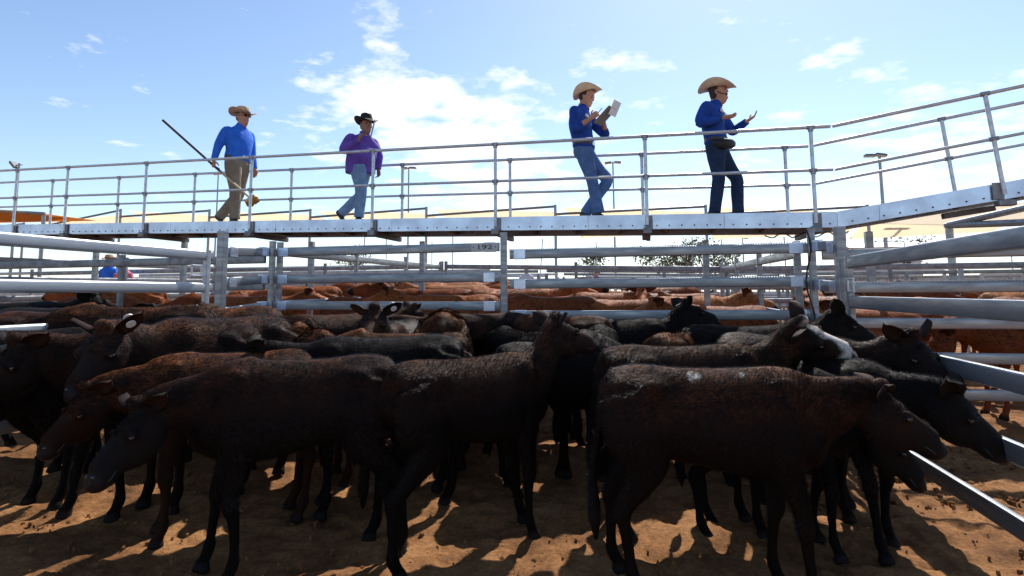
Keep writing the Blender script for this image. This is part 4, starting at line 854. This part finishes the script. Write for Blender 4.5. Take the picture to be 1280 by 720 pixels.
def hat(par, c, fx, R_, crown_h, mt_, curl=.35, tilt=0.0, band=BOOT, crown_r=.088, back=0.0):
    o = MB(); nr, nt2 = 0, 40; fx = fx/np.linalg.norm(fx); up = V3(0, 0, 1); up = up*cos(tilt)+fx*sin(tilt)*-1; fxx = fx-up*fx.dot(up); fxx /= np.linalg.norm(fxx); sy = np.cross(up, fxx)
    prof = [(0, crown_h-.018), (.35, crown_h-.012), (.75, crown_h), (.93, crown_h-.012), (1.0, crown_h-.045), (1.06, crown_h*.4), (1.12, .012), (1.2, 0)]
    rows = [(r_*crown_r, z_, 0) for r_, z_ in prof] + [(crown_r*1.2+(R_-crown_r*1.2)*t_, 0, t_) for t_ in (.25, .5, .75, .92, 1.0)]
    for layer in (0, 1):
        for r_, z_, t_ in rows:
            for j in range(nt2):
                a = 2*pi*j/nt2; ca, sa = cos(a), sin(a); el = 1.16 if t_ == 0 else 1.16-.10*t_; x_ = r_*ca*el; y_ = r_*sa*(.96 if t_ == 0 else 1.0 - .10*t_*curl)
                zz_ = z_ + (t_**1.6)*(abs(sa)**2.0)*curl*.10 - (t_**1.5)*(abs(ca)**3)*.022
                if t_ == 0 and z_ > crown_h*.6: zz_ -= .022*math.exp(-(y_/.022)**2)*(1 if r_ < crown_r*.9 else .3); y_ *= 1-.14*max(0, ca)
                p = c + fxx*x_ + sy*y_ + up*(zz_ - layer*.005); o.v.append(tuple(p))
    n_ = len(rows); K = n_*nt2
    for i in range(n_-1):
        for j in range(nt2):
            q = (j+1) % nt2; a = (i*nt2+j, i*nt2+q, (i+1)*nt2+q, (i+1)*nt2+j); o.f.append(a); o.f.append(tuple(K+v for v in reversed(a)))
    for j in range(nt2): q = (j+1) % nt2; b0 = (n_-1)*nt2; o.f.append((b0+j, b0+q, K+b0+q, K+b0+j))
    o.mi = [0]*len(o.f); h = o.build('hat', mt_, par, (0, 0, 0), smooth=True)
    b_ = MB(); ring = []
    for k in range(2):
        for j in range(nt2): a = 2*pi*j/nt2; ring.append(tuple(c + fxx*crown_r*1.155*1.16*cos(a) + sy*crown_r*1.155*.96*sin(a)*(1) + up*(.006+.022*k)))
    b_.add(ring, [(j, (j+1) % nt2, nt2+(j+1) % nt2, nt2+j) for j in range(nt2)]); b_.build('hat_band', band, h, (0, 0, 0), smooth=True)
    return h
def human(label, x, P):
    y = wy(x)+WD/2+P.get('dy', 0); o = thing('person', (x, y, deckz(x)-.012), label, 'person', rz=P.get('rz', 0)); o.scale = (P.get('sc', 1),)*3
    sk, shm, trm = P['skin'], P['shirt_m'], P['trousers_m']; fx = V3(cos(P['face']), sin(P['face']), 0); hp = P['head_p']; J = {k: V3(*v) for k, v in P['J'].items()}
    m = MB(); nk, hd_ = J['neck'], J['head']; hf = fx*cos(hp)+V3(0, 0, sin(hp)); hup = V3(0, 0, cos(hp))-fx*sin(hp); hs = np.cross(hup, hf)
    HH = lambda u_, f_, a, b_: (*(hd_+hup*u_+hf*f_), a, b_)
    loft(m, [(*(nk-(0, 0, .10)), .06, .09), (*nk, .058, .062), (*(nk*.4+hd_*.6-hup*.06-hf*.01), .056, .056), HH(-.10, .012, .068, .052), HH(-.075, .018, .082, .062), HH(-.03, .008, .095, .070), HH(.02, .0, .100, .076), HH(.07, -.006, .095, .074), HH(.105, -.01, .07, .056), HH(.122, -.012, .02, .02)], up=tuple(hf), n=20)
    ball(m, hd_+hf*.104-hup*.008, (.016, .013, .020), 8); ball(m, hd_+hf*.112-hup*.018, (.013, .013, .011), 8); ball(m, hd_+hf*.088-hup*.092, (.02, .024, .016), 8); ball(m, hd_+hf*.088+hup*.03, (.014, .045, .010), 8)
    for s_ in (-1, 1): ball(m, hd_-hf*.005-hup*.005+hs*s_*.078, (.020, .010, .030), 8)
    # body under the clothes
    pel, ch = J['pelvis'], J['chest']
    loft(m, [(*(pel-(0, 0, .06)), .09, .13), (*pel, .095, .14), (*(pel*.5+ch*.5), .09, .125), (*ch, .10, .15), (*(nk-(0, 0, .05)), .05, .08)], up=tuple(fx), n=16)
    for s_ in ('r', 'l'):
        sh, el, wr = J['sh_'+s_], J['el_'+s_], J['wr_'+s_]
        loft(m, [(*sh, .05, .05), (*(sh*.5+el*.5), .044, .044), (*el, .038, .038), (*(el*.6+wr*.4), .038, .036), (*wr, .025, .028)], n=10)
        hp_, kn, an = J['hip_'+s_], J['kn_'+s_], J['an_'+s_]; loft(m, [(*hp_, .08, .08), (*kn, .05, .05), (*(kn*.6+an*.4), .05, .048), (*an, .035, .035)], n=10, up=tuple(fx))
        hd2 = J.get('hd_'+s_, wr-el); hand(m, wr, hd2, J.get('pn_'+s_, V3(0, 1, 0)), P.get('curl_'+s_, .45), P.get('ts_'+s_, 1), 1.0)
    body = mesh_child('body', m, sk, o, .0075, 2)
    for s_ in (-1, 1):
        m = MB(); ball(m, hd_+hf*.086+hup*.008+hs*s_*.031, .0115, 10); mesh_child('eye', m, EYE, o)
        m = MB(); ball(m, hd_+hf*.094+hup*.028+hs*s_*.031, (.006, .020, .005), 8); mesh_child('eyebrow', m, P['hair_m'], o)
    m = MB(); loft(m, [(*(hd_+hf*.093-hup*.055+hs*t_*.028), .006, .006) for t_ in (-1, -.5, 0, .5, 1)], n=8); mesh_child('mouth', m, LIPS, o)
    # hair: a cap round the back and sides
    m = MB(); hl_ = P.get('hair_l', 0)
    loft(m, [HH(-.06-hl_, -.045, .03, .05), HH(-.045-hl_*.5, -.042, .058, .070), HH(0, -.030, .078, .082), HH(.05, -.020, .088, .084), HH(.10, -.012, .072, .064), HH(.126, -.012, .02, .02)], up=tuple(hf), n=18); mesh_child('hair', m, P['hair_m'], o)
    if P.get('beard'): m = MB(); loft(m, [HH(-.115, .03, .045, .040), HH(-.095, .026, .082, .062), HH(-.062, .014, .092, .072), HH(-.045, .0, .07, .073)], up=tuple(hf), n=14); mesh_child('beard', m, P['hair_m'], o)
    # shirt
    m = MB(); hem = P.get('hem', .0); bl = P.get('belly', .0); wd_ = P.get('wide', 1.0)*1.07
    loft(m, [(*(pel+(0, 0, .0-hem)), .125+bl*.5, .175*wd_), (*(pel+(0, 0, .06)), .13+bl, .172*wd_), (*(pel*.55+ch*.45+fx*bl*.4), .128+bl, .168*wd_), (*(ch-(0, 0, .04)), .132+bl*.5, .195*wd_), (*(ch*.4+nk*.6-(0, 0, .05)), .112, .198*wd_), (*(nk-(0, 0, .045)), .082, .125), (*(nk-(0, 0, .0)), .064, .070), (*(nk+(0, 0, .018)), .062, .066)], up=tuple(fx), n=26, ex=2.3)
    for s_ in ('r', 'l'):
        sh, el, wr = J['sh_'+s_], J['el_'+s_], J['wr_'+s_]; f_ = P.get('sleeve', .93); ce = el+(wr-el)*f_
        loft(m, [(*(sh+(ch-sh)*.3), .07, .07), (*(sh-(0, 0, .015)), .070, .070), (*(sh*.6+el*.4), .074, .071), (*(el*.9+sh*.1), .066, .063), (*(el*.85+wr*.15), .058, .055), (*(el*.45+ce*.55), .052, .05), (*ce, .043, .043), (*(ce+(ce-el)*.01), .046, .046)], n=14)
    mesh_child('shirt', m, shm, o, .010, 3)
    for a0 in (-1, 1):      # collar wings
        m = MB(); loft(m, [(*(nk+fx*.0+hs*a0*.062+(0, 0, .012)), .02, .012), (*(nk+fx*.055+hs*a0*.045-(0, 0, .008)), .024, .010), (*(nk+fx*.085+hs*a0*.028-(0, 0, .045)), .012, .007)], n=8); mesh_child('collar', m, shm, o)
    for (bx, bz, w1, h1) in P.get('badges', ()):      # badge on the near breast
        m = MB(); c = ch+(0, 0, bz)+np.cross(V3(0, 0, 1), fx)*bx+fx*.135; m.box(c, (.02, w1, h1), Matrix.Rotation(P['face'], 3, 'Z'), .004); m.build('badge', LOGO, o, (0, 0, 0))
    # trousers
    m = MB()
    loft(m, [(*(pel+(0, 0, .07)), .118+bl*.6, .158*wd_), (*(pel+(0, 0, .0)), .125+bl*.5, .17*wd_), (*(pel-(0, 0, .08)), .122, .172*wd_), (*(pel-(0, 0, .15)), .075, .12)], up=tuple(fx), n=20)
    lw = P.get('leg', 1.0)*1.08
    for s_ in ('r', 'l'):
        hp_, kn, an = J['hip_'+s_], J['kn_'+s_], J['an_'+s_]
        loft(m, [(*(hp_+(0, 0, .04)), .11*lw, .095*lw), (*(hp_*.75+kn*.25), .105*lw, .095*lw), (*(hp_*.35+kn*.65), .085*lw, .078*lw), (*kn, .072*lw, .068*lw), (*(kn*.6+an*.4), .072*lw, .066*lw), (*(kn*.2+an*.8), .066*lw*P.get('flare', 1), .062*lw), (*(an-(an-kn)*-.06), .068*lw*P.get('flare', 1), .062*lw)], up=tuple(fx), n=16)
    mesh_child('trousers', m, trm, o, .010, 3)
    for s_ in ('r', 'l'):
        an = J['an_'+s_]; td = J.get('toe_'+s_, fx*.9-V3(0, 0, .25)); td = td/np.linalg.norm(td); bt = P['boot_m']; m = MB(); dn = V3(0, 0, -1) - td*(-td[2]); dn /= np.linalg.norm(dn)
        loft(m, [(*(an+(0, 0, .03)), .048, .045), (*(an+dn*.02-td*.01), .052, .043), (*(an+dn*.055+td*.01), .05, .042)], up=tuple(td), n=12)
        loft(m, [(*(an+dn*.05-td*.075), .02, .02), (*(an+dn*.05-td*.05), .04, .036), (*(an+dn*.052+td*.03), .038, .038), (*(an+dn*.062+td*.11), .028, .046), (*(an+dn*.066+td*.165), .020, .036), (*(an+dn*.07+td*.185), .01, .015)], up=tuple(-dn), n=12)
        b_ = mesh_child('boot', m, bt, o, .008, 2)
    if P.get('belt'):
        m = MB(); z0 = pel+(0, 0, .035); nn_ = 28; ring = []
        sd = np.cross(V3(0, 0, 1), fx)
        for k in range(2):
            for j in range(nn_): a = 2*pi*j/nn_; ring.append(tuple(z0+fx*(.137+bl*.6)*cos(a)+sd*.181*wd_*sin(a)+(0, 0, .036*k)))
        m.add(ring, [(j, (j+1) % nn_, nn_+(j+1) % nn_, nn_+j) for j in range(nn_)]); b_ = mesh_child('belt', m, LEATH, o)
        m = MB(); m.box(z0+fx*(.142+bl*.6)+(0, 0, .018), (.012, .07, .05), Matrix.Rotation(P['face'], 3, 'Z'), .012); m.build('buckle', SILV, b_, (0, 0, 0))
    hc = hd_+hup*.062-hf*.006; hat(o, hc, fx, *P['hat'])
    return o, J, hd_, hf, hup, hs
X1 = onw(292, 272, .4).x; X2 = onw(449, 272, .4).x; X3 = onw(736, 270, .4).x; X4 = onw(906, 268, .4).x
o, J, hd_, hf, hup, hs = human('man in bright blue shirt and khaki trousers striding along with a long broom', X1, dict(sc=1.10, skin=SKIN, shirt_m=BLUE1, trousers_m=KHAK, boot_m=BOOT, hair_m=HAIRG, face=radians(-12), head_p=.0, belt=1, belly=.02, leg=1.08, hat=(.20, .105, HATB, .55, -.08, HATK),
    J=dict(neck=(.03, 0, 1.50), head=(.065, 0, 1.625), chest=(.02, 0, 1.30), pelvis=(0, 0, .95), sh_r=(-.06, -.17, 1.40), el_r=(-.15, -.225, 1.15), wr_r=(-.20, -.245, .93), hd_r=(.05, .0, -1), pn_r=(.3, 1, 0), sh_l=(.06, .17, 1.41), el_l=(.08, .21, 1.12), wr_l=(.15, .20, .87), hd_l=(.1, 0, -1), pn_l=(0, -1, 0),
           hip_r=(0, -.09, .90), kn_r=(.06, -.09, .50), an_r=(.07, -.09, .10), hip_l=(0, .09, .90), kn_l=(-.03, .09, .47), an_l=(-.32, .09, .17), toe_l=(.75, 0, -.6)), curl_r=1.0, curl_l=.5, ts_r=1, ts_l=-1))
m = MB()
for s_ in (-1, 1): m.box(hd_+hf*.100+hup*.010+hs*s_*.033, (.012, .048, .032), Matrix.Rotation(radians(-12), 3, 'Z'), .01)
m.tube([hd_+hf*.10+hup*.014-hs*.07, hd_+hf*.103+hup*.016, hd_+hf*.10+hup*.014+hs*.07], .004, 6); m.tube([hd_+hf*.10+hup*.014-hs*.07, hd_+hup*.01-hs*.083], .003, 6); m.build('sunglasses', EYE, o, (0, 0, 0))
def human_world(o, p): return Vector(o.location) + Matrix.Rotation(o.rotation_euler.z, 3, 'Z') @ (Vector(p)*o.scale[0])
a = human_world(o, (-1.0, -.375, 1.555)); g = human_world(o, (-.195, -.262, .885)); b_ = human_world(o, (.37, -.145, .36)); dr = (b_-a).normalized(); mid = a.lerp(b_, .665)
br = thing('broom', tuple(b_), 'long broom with black handle and yellow brush head held by the man in khaki', 'broom')
for nm, p, q, r_, mt_ in (('handle', a, mid, .020, BOOTK), ('shaft', mid, b_, .017, WOOD)): m = MB(); m.tube([p, q], r_, 10); m.build(nm, mt_, br, b_, smooth=True, auto=True)
m = MB(); m.tube([mid-dr*.02, mid+dr*.03], .021, 10); m.build('joint_sleeve', GALV, br, b_, smooth=True)
sd = dr.cross(Vector((0, 1, 0))).normalized(); R = Matrix((dr, Vector((0, 1, 0)), sd)).transposed(); R = Matrix.Rotation(.35, 3, 'Y') @ R; m = MB(); m.box(b_+dr*.01, (.05, .09, .20), R, .012); m.build('brush_block', WOOD, br, b_)
m = MB(); rg2 = random.Random(1)
for k in range(260):
    u_, v_ = rg2.uniform(-.095, .095), rg2.uniform(-.042, .042); p = b_ + R @ Vector((.03, v_, u_)); q = b_ + R @ Vector((.10+rg2.uniform(-.01, .01), v_*1.05, u_*1.03)); m.tube([p, q], .0045, 4)
m.build('bristles', BRUSH, br, b_)
o, J, hd_, hf, hup, hs = human('person in loose purple shirt, light jeans and black hat walking along the walkway', X2, dict(sc=1.03, skin=SKIND, shirt_m=PURP, trousers_m=JEANL, boot_m=BOOTK, hair_m=HAIRB, face=radians(-40), head_p=-.05, hem=.12, belly=.055, wide=1.18, leg=1.08, hat=(.185, .12, HATK, .55, -.05, WOOD),
    J=dict(neck=(.04, 0, 1.345), head=(.07, 0, 1.465), chest=(.0, 0, 1.15), pelvis=(-.01, 0, .86), sh_r=(-.08, -.18, 1.255), el_r=(-.17, -.25, 1.03), wr_r=(.08, -.24, 1.19), hd_r=(.45, .0, .8), pn_r=(.6, .7, 0), sh_l=(.09, .19, 1.27), el_l=(.18, .22, 1.02), wr_l=(.20, .15, .82), hd_l=(.2, -.1, -1), pn_l=(-.5, -1, 0),
           hip_r=(0, -.09, .80), kn_r=(.06, -.09, .45), an_r=(.03, -.09, .10), hip_l=(-.02, .09, .80), kn_l=(-.06, .09, .43), an_l=(-.34, .09, .19), toe_l=(.6, 0, -.8)), curl_r=.9, curl_l=.6, ts_r=1, ts_l=-1))
m = MB(); p0 = human_world(o, (.26, -.24, 1.13)); p1 = human_world(o, (.33, -.25, 1.46)); d_ = (p1-p0).normalized(); s2 = d_.cross(Vector((0, 1, 0))).normalized(); m.box((p0+p1)/2+d_*.03, (.014, .12, .27), Matrix.Rotation(radians(26), 3, 'Z') @ Matrix((s2, Vector((0, 1, 0)), d_)).transposed(), .003); tag(m.build('notepad', CARD, None, (p0+p1)/2), 'notepad seen edge on, held up by the purple-shirted person', 'notepad')
o, J, hd_, hf, hup, hs = human('man in blue shirt and jeans leaning back to write in a notebook', X3, dict(sc=1.03, skin=SKIN, shirt_m=BLUE2, trousers_m=JEAN, boot_m=BOOT, hair_m=HAIRB, face=radians(-18), head_p=-.35, belt=1, sleeve=.42, flare=1.12, leg=.98, badges=((-.09, .04, .07, .035),), hat=(.192, .115, HATS, .9, .18, LEATH),
    J=dict(neck=(-.06, 0, 1.52), head=(.0, 0, 1.645), chest=(-.09, 0, 1.32), pelvis=(-.05, 0, .95), sh_r=(-.14, -.20, 1.43), el_r=(-.13, -.26, 1.16), wr_r=(.08, -.22, 1.30), hd_r=(.8, .1, .6), pn_r=(0, 1, .2), sh_l=(-.02, .20, 1.44), el_l=(.23, .20, 1.17), wr_l=(.21, .02, 1.33), hd_l=(.1, -.35, .8), pn_l=(.5, -.3, .3),
           hip_r=(-.04, -.09, .89), kn_r=(.06, -.10, .50), an_r=(.13, -.10, .10), hip_l=(-.04, .09, .89), kn_l=(.24, .08, .53), an_l=(-.04, .09, .13), toe_l=(.9, 0, -.35)), curl_r=.8, curl_l=.55, ts_r=1, ts_l=-1))
pt = human_world(o, (.245, -.12, 1.34)); nb = thing('notebook', tuple(pt), 'open notebook with white pages held by the man writing', 'notebook')
R = Matrix.Rotation(radians(-25), 3, 'Z') @ Matrix.Rotation(radians(-38), 3, 'Y'); m = MB(); m.box(pt, (.30, .20, .012), R, .003); m.build('cover', CARD, nb, pt)
R2 = Matrix.Rotation(radians(-25), 3, 'Z') @ Matrix.Rotation(radians(-62), 3, 'Y'); m = MB(); m.box(pt + Vector((.13, .0, .09)), (.20, .19, .006), R2, .002); m.build('page', PAPER, nb, pt); m = MB(); m.box(pt + R @ Vector((0, 0, .009)), (.28, .185, .006), R, .002); m.build('page', PAPER, nb, pt)
p = human_world(o, (.155, -.215, 1.345)); m = MB(); m.tube([p, p + Vector((.06, .02, .08))], .005, 8); tag(m.build('pen', BOOTK, None, p), 'dark pen in the writing hand of the man with the notebook', 'pen')
o, J, hd_, hf, hup, hs = human('person in a wide straw hat and blue shirt calling bids with both hands out', X4, dict(sc=1.04, skin=SKIN, shirt_m=BLUE2, trousers_m=JEAND, boot_m=BOOTK, hair_m=HAIRB, face=radians(-20), head_p=.12, belt=1, wide=1.0, leg=.98, hair_l=.03, badges=((.09, .04, .08, .04), (-.09, .05, .07, .04)), hat=(.215, .11, HATS, .8, -.02, HATB),
    J=dict(neck=(-.06, 0, 1.44), head=(-.01, 0, 1.565), chest=(-.09, 0, 1.25), pelvis=(-.06, 0, .90), sh_r=(-.17, -.19, 1.36), el_r=(-.27, -.23, 1.13), wr_r=(.0, -.27, 1.17), hd_r=(1, -.05, .05), pn_r=(0, .3, 1), sh_l=(0, .19, 1.37), el_l=(.17, .22, 1.12), wr_l=(.32, .05, 1.20), hd_l=(.8, -.15, .5), pn_l=(-.3, -.2, 1),
           hip_r=(-.08, -.09, .84), kn_r=(-.06, -.10, .48), an_r=(-.12, -.10, .09), hip_l=(-.03, .09, .84), kn_l=(.17, .09, .49), an_l=(.17, .09, .10)), curl_r=.25, curl_l=.3, ts_r=-1, ts_l=-1))
m = MB(); loft(m, [(-.12, -.18, .90, .035, .03), (-.02, -.215, .875, .06, .045), (.08, -.15, .88, .06, .045), (.13, -.05, .90, .04, .03)], n=14); m.build('bum_bag', BAGM, o, (0, 0, 0), smooth=True)
m = MB(); q = hd_+hf*.10-hup*.055-hs*.03; m.tube([hd_-hs*.082+hup*.0, hd_-hs*.08+hf*.05-hup*.045, q], .004, 6); ball(m, q, .014, 8); m.build('headset_microphone', BOOTK, o, (0, 0, 0), smooth=True)
# far buyers on the low catwalk behind the middle pens
def far_person(x, y, z, label, shm, htm, hr=.2, sc=1.0):
    o = thing('person', (x, y, z), label, 'person'); o.scale = (sc,)*3
    m = MB(); loft(m, [(0, 0, 1.34, .06, .06), (0, 0, 1.46, .055, .055), (.0, -.02, 1.52, .085, .065), (0, 0, 1.60, .1, .078), (0, 0, 1.68, .08, .07), (0, 0, 1.74, .02, .02)], up=(0, -1, 0), n=14)
    for s_ in (-1, 1): hand(m, V3(s_*.26, -.05, .88), V3(0, -.1, -1), V3(-s_, 0, 0), .4, s_)
    loft(m, [(0, 0, .85, .1, .13), (0, 0, 1.3, .1, .15), (0, 0, 1.42, .05, .08)], up=(0, -1, 0), n=12); mesh_child('body', m, SKIN, o, .012, 2)
    m = MB(); loft(m, [(0, 0, .86, .12, .16), (0, 0, 1.1, .12, .16), (0, 0, 1.3, .125, .2), (0, 0, 1.42, .1, .17), (0, 0, 1.48, .06, .07)], up=(0, -1, 0), n=16)
    for s_ in (-1, 1): loft(m, [(s_*.16, 0, 1.38, .08, .08), (s_*.24, 0, 1.15, .062, .06), (s_*.26, -.04, .92, .045, .045)], n=12)
    mesh_child('shirt', m, shm, o, .014, 2); m = MB(); loft(m, [(0, 0, .92, .12, .16), (0, 0, .78, .12, .16)], up=(0, -1, 0), n=14)
    for s_ in (-1, 1): loft(m, [(s_*.09, 0, .85, .09, .09), (s_*.1, 0, .5, .07, .07), (s_*.1, 0, .06, .06, .06)], up=(0, -1, 0), n=12)
    mesh_child('trousers', m, JEAND, o, .014, 2); hat(o, V3(0, 0, 1.66), V3(0, -1, 0), hr, .11, htm, .4)
WSH = clothm('pale_shirt', (.6, .62, .66), (.5, .52, .57)); PNK = clothm('pink_shirt', (.62, .2, .26), (.5, .15, .2))
def fp(u, v, Y, *a, **k): P_ = on(u, v, 1, Y); far_person(P_[0], Y, P_[2]-1.77, *a, **k)
fp(658, 331, 19.2, 'distant buyer in a pale shirt and fawn hat beyond the middle post', WSH, HATB)
fp(745, 335, 19.2, 'distant buyer in a black hat seen between the rails right of the middle post', BLUE2, HATK)
fp(156, 322, 11.2, 'distant person in a pink shirt behind the left gate rails', PNK, HATK, hr=.17)
fp(137, 318, 12.0, 'distant person in a blue shirt behind the left gate rails', BLUE1, HATB, hr=.17)
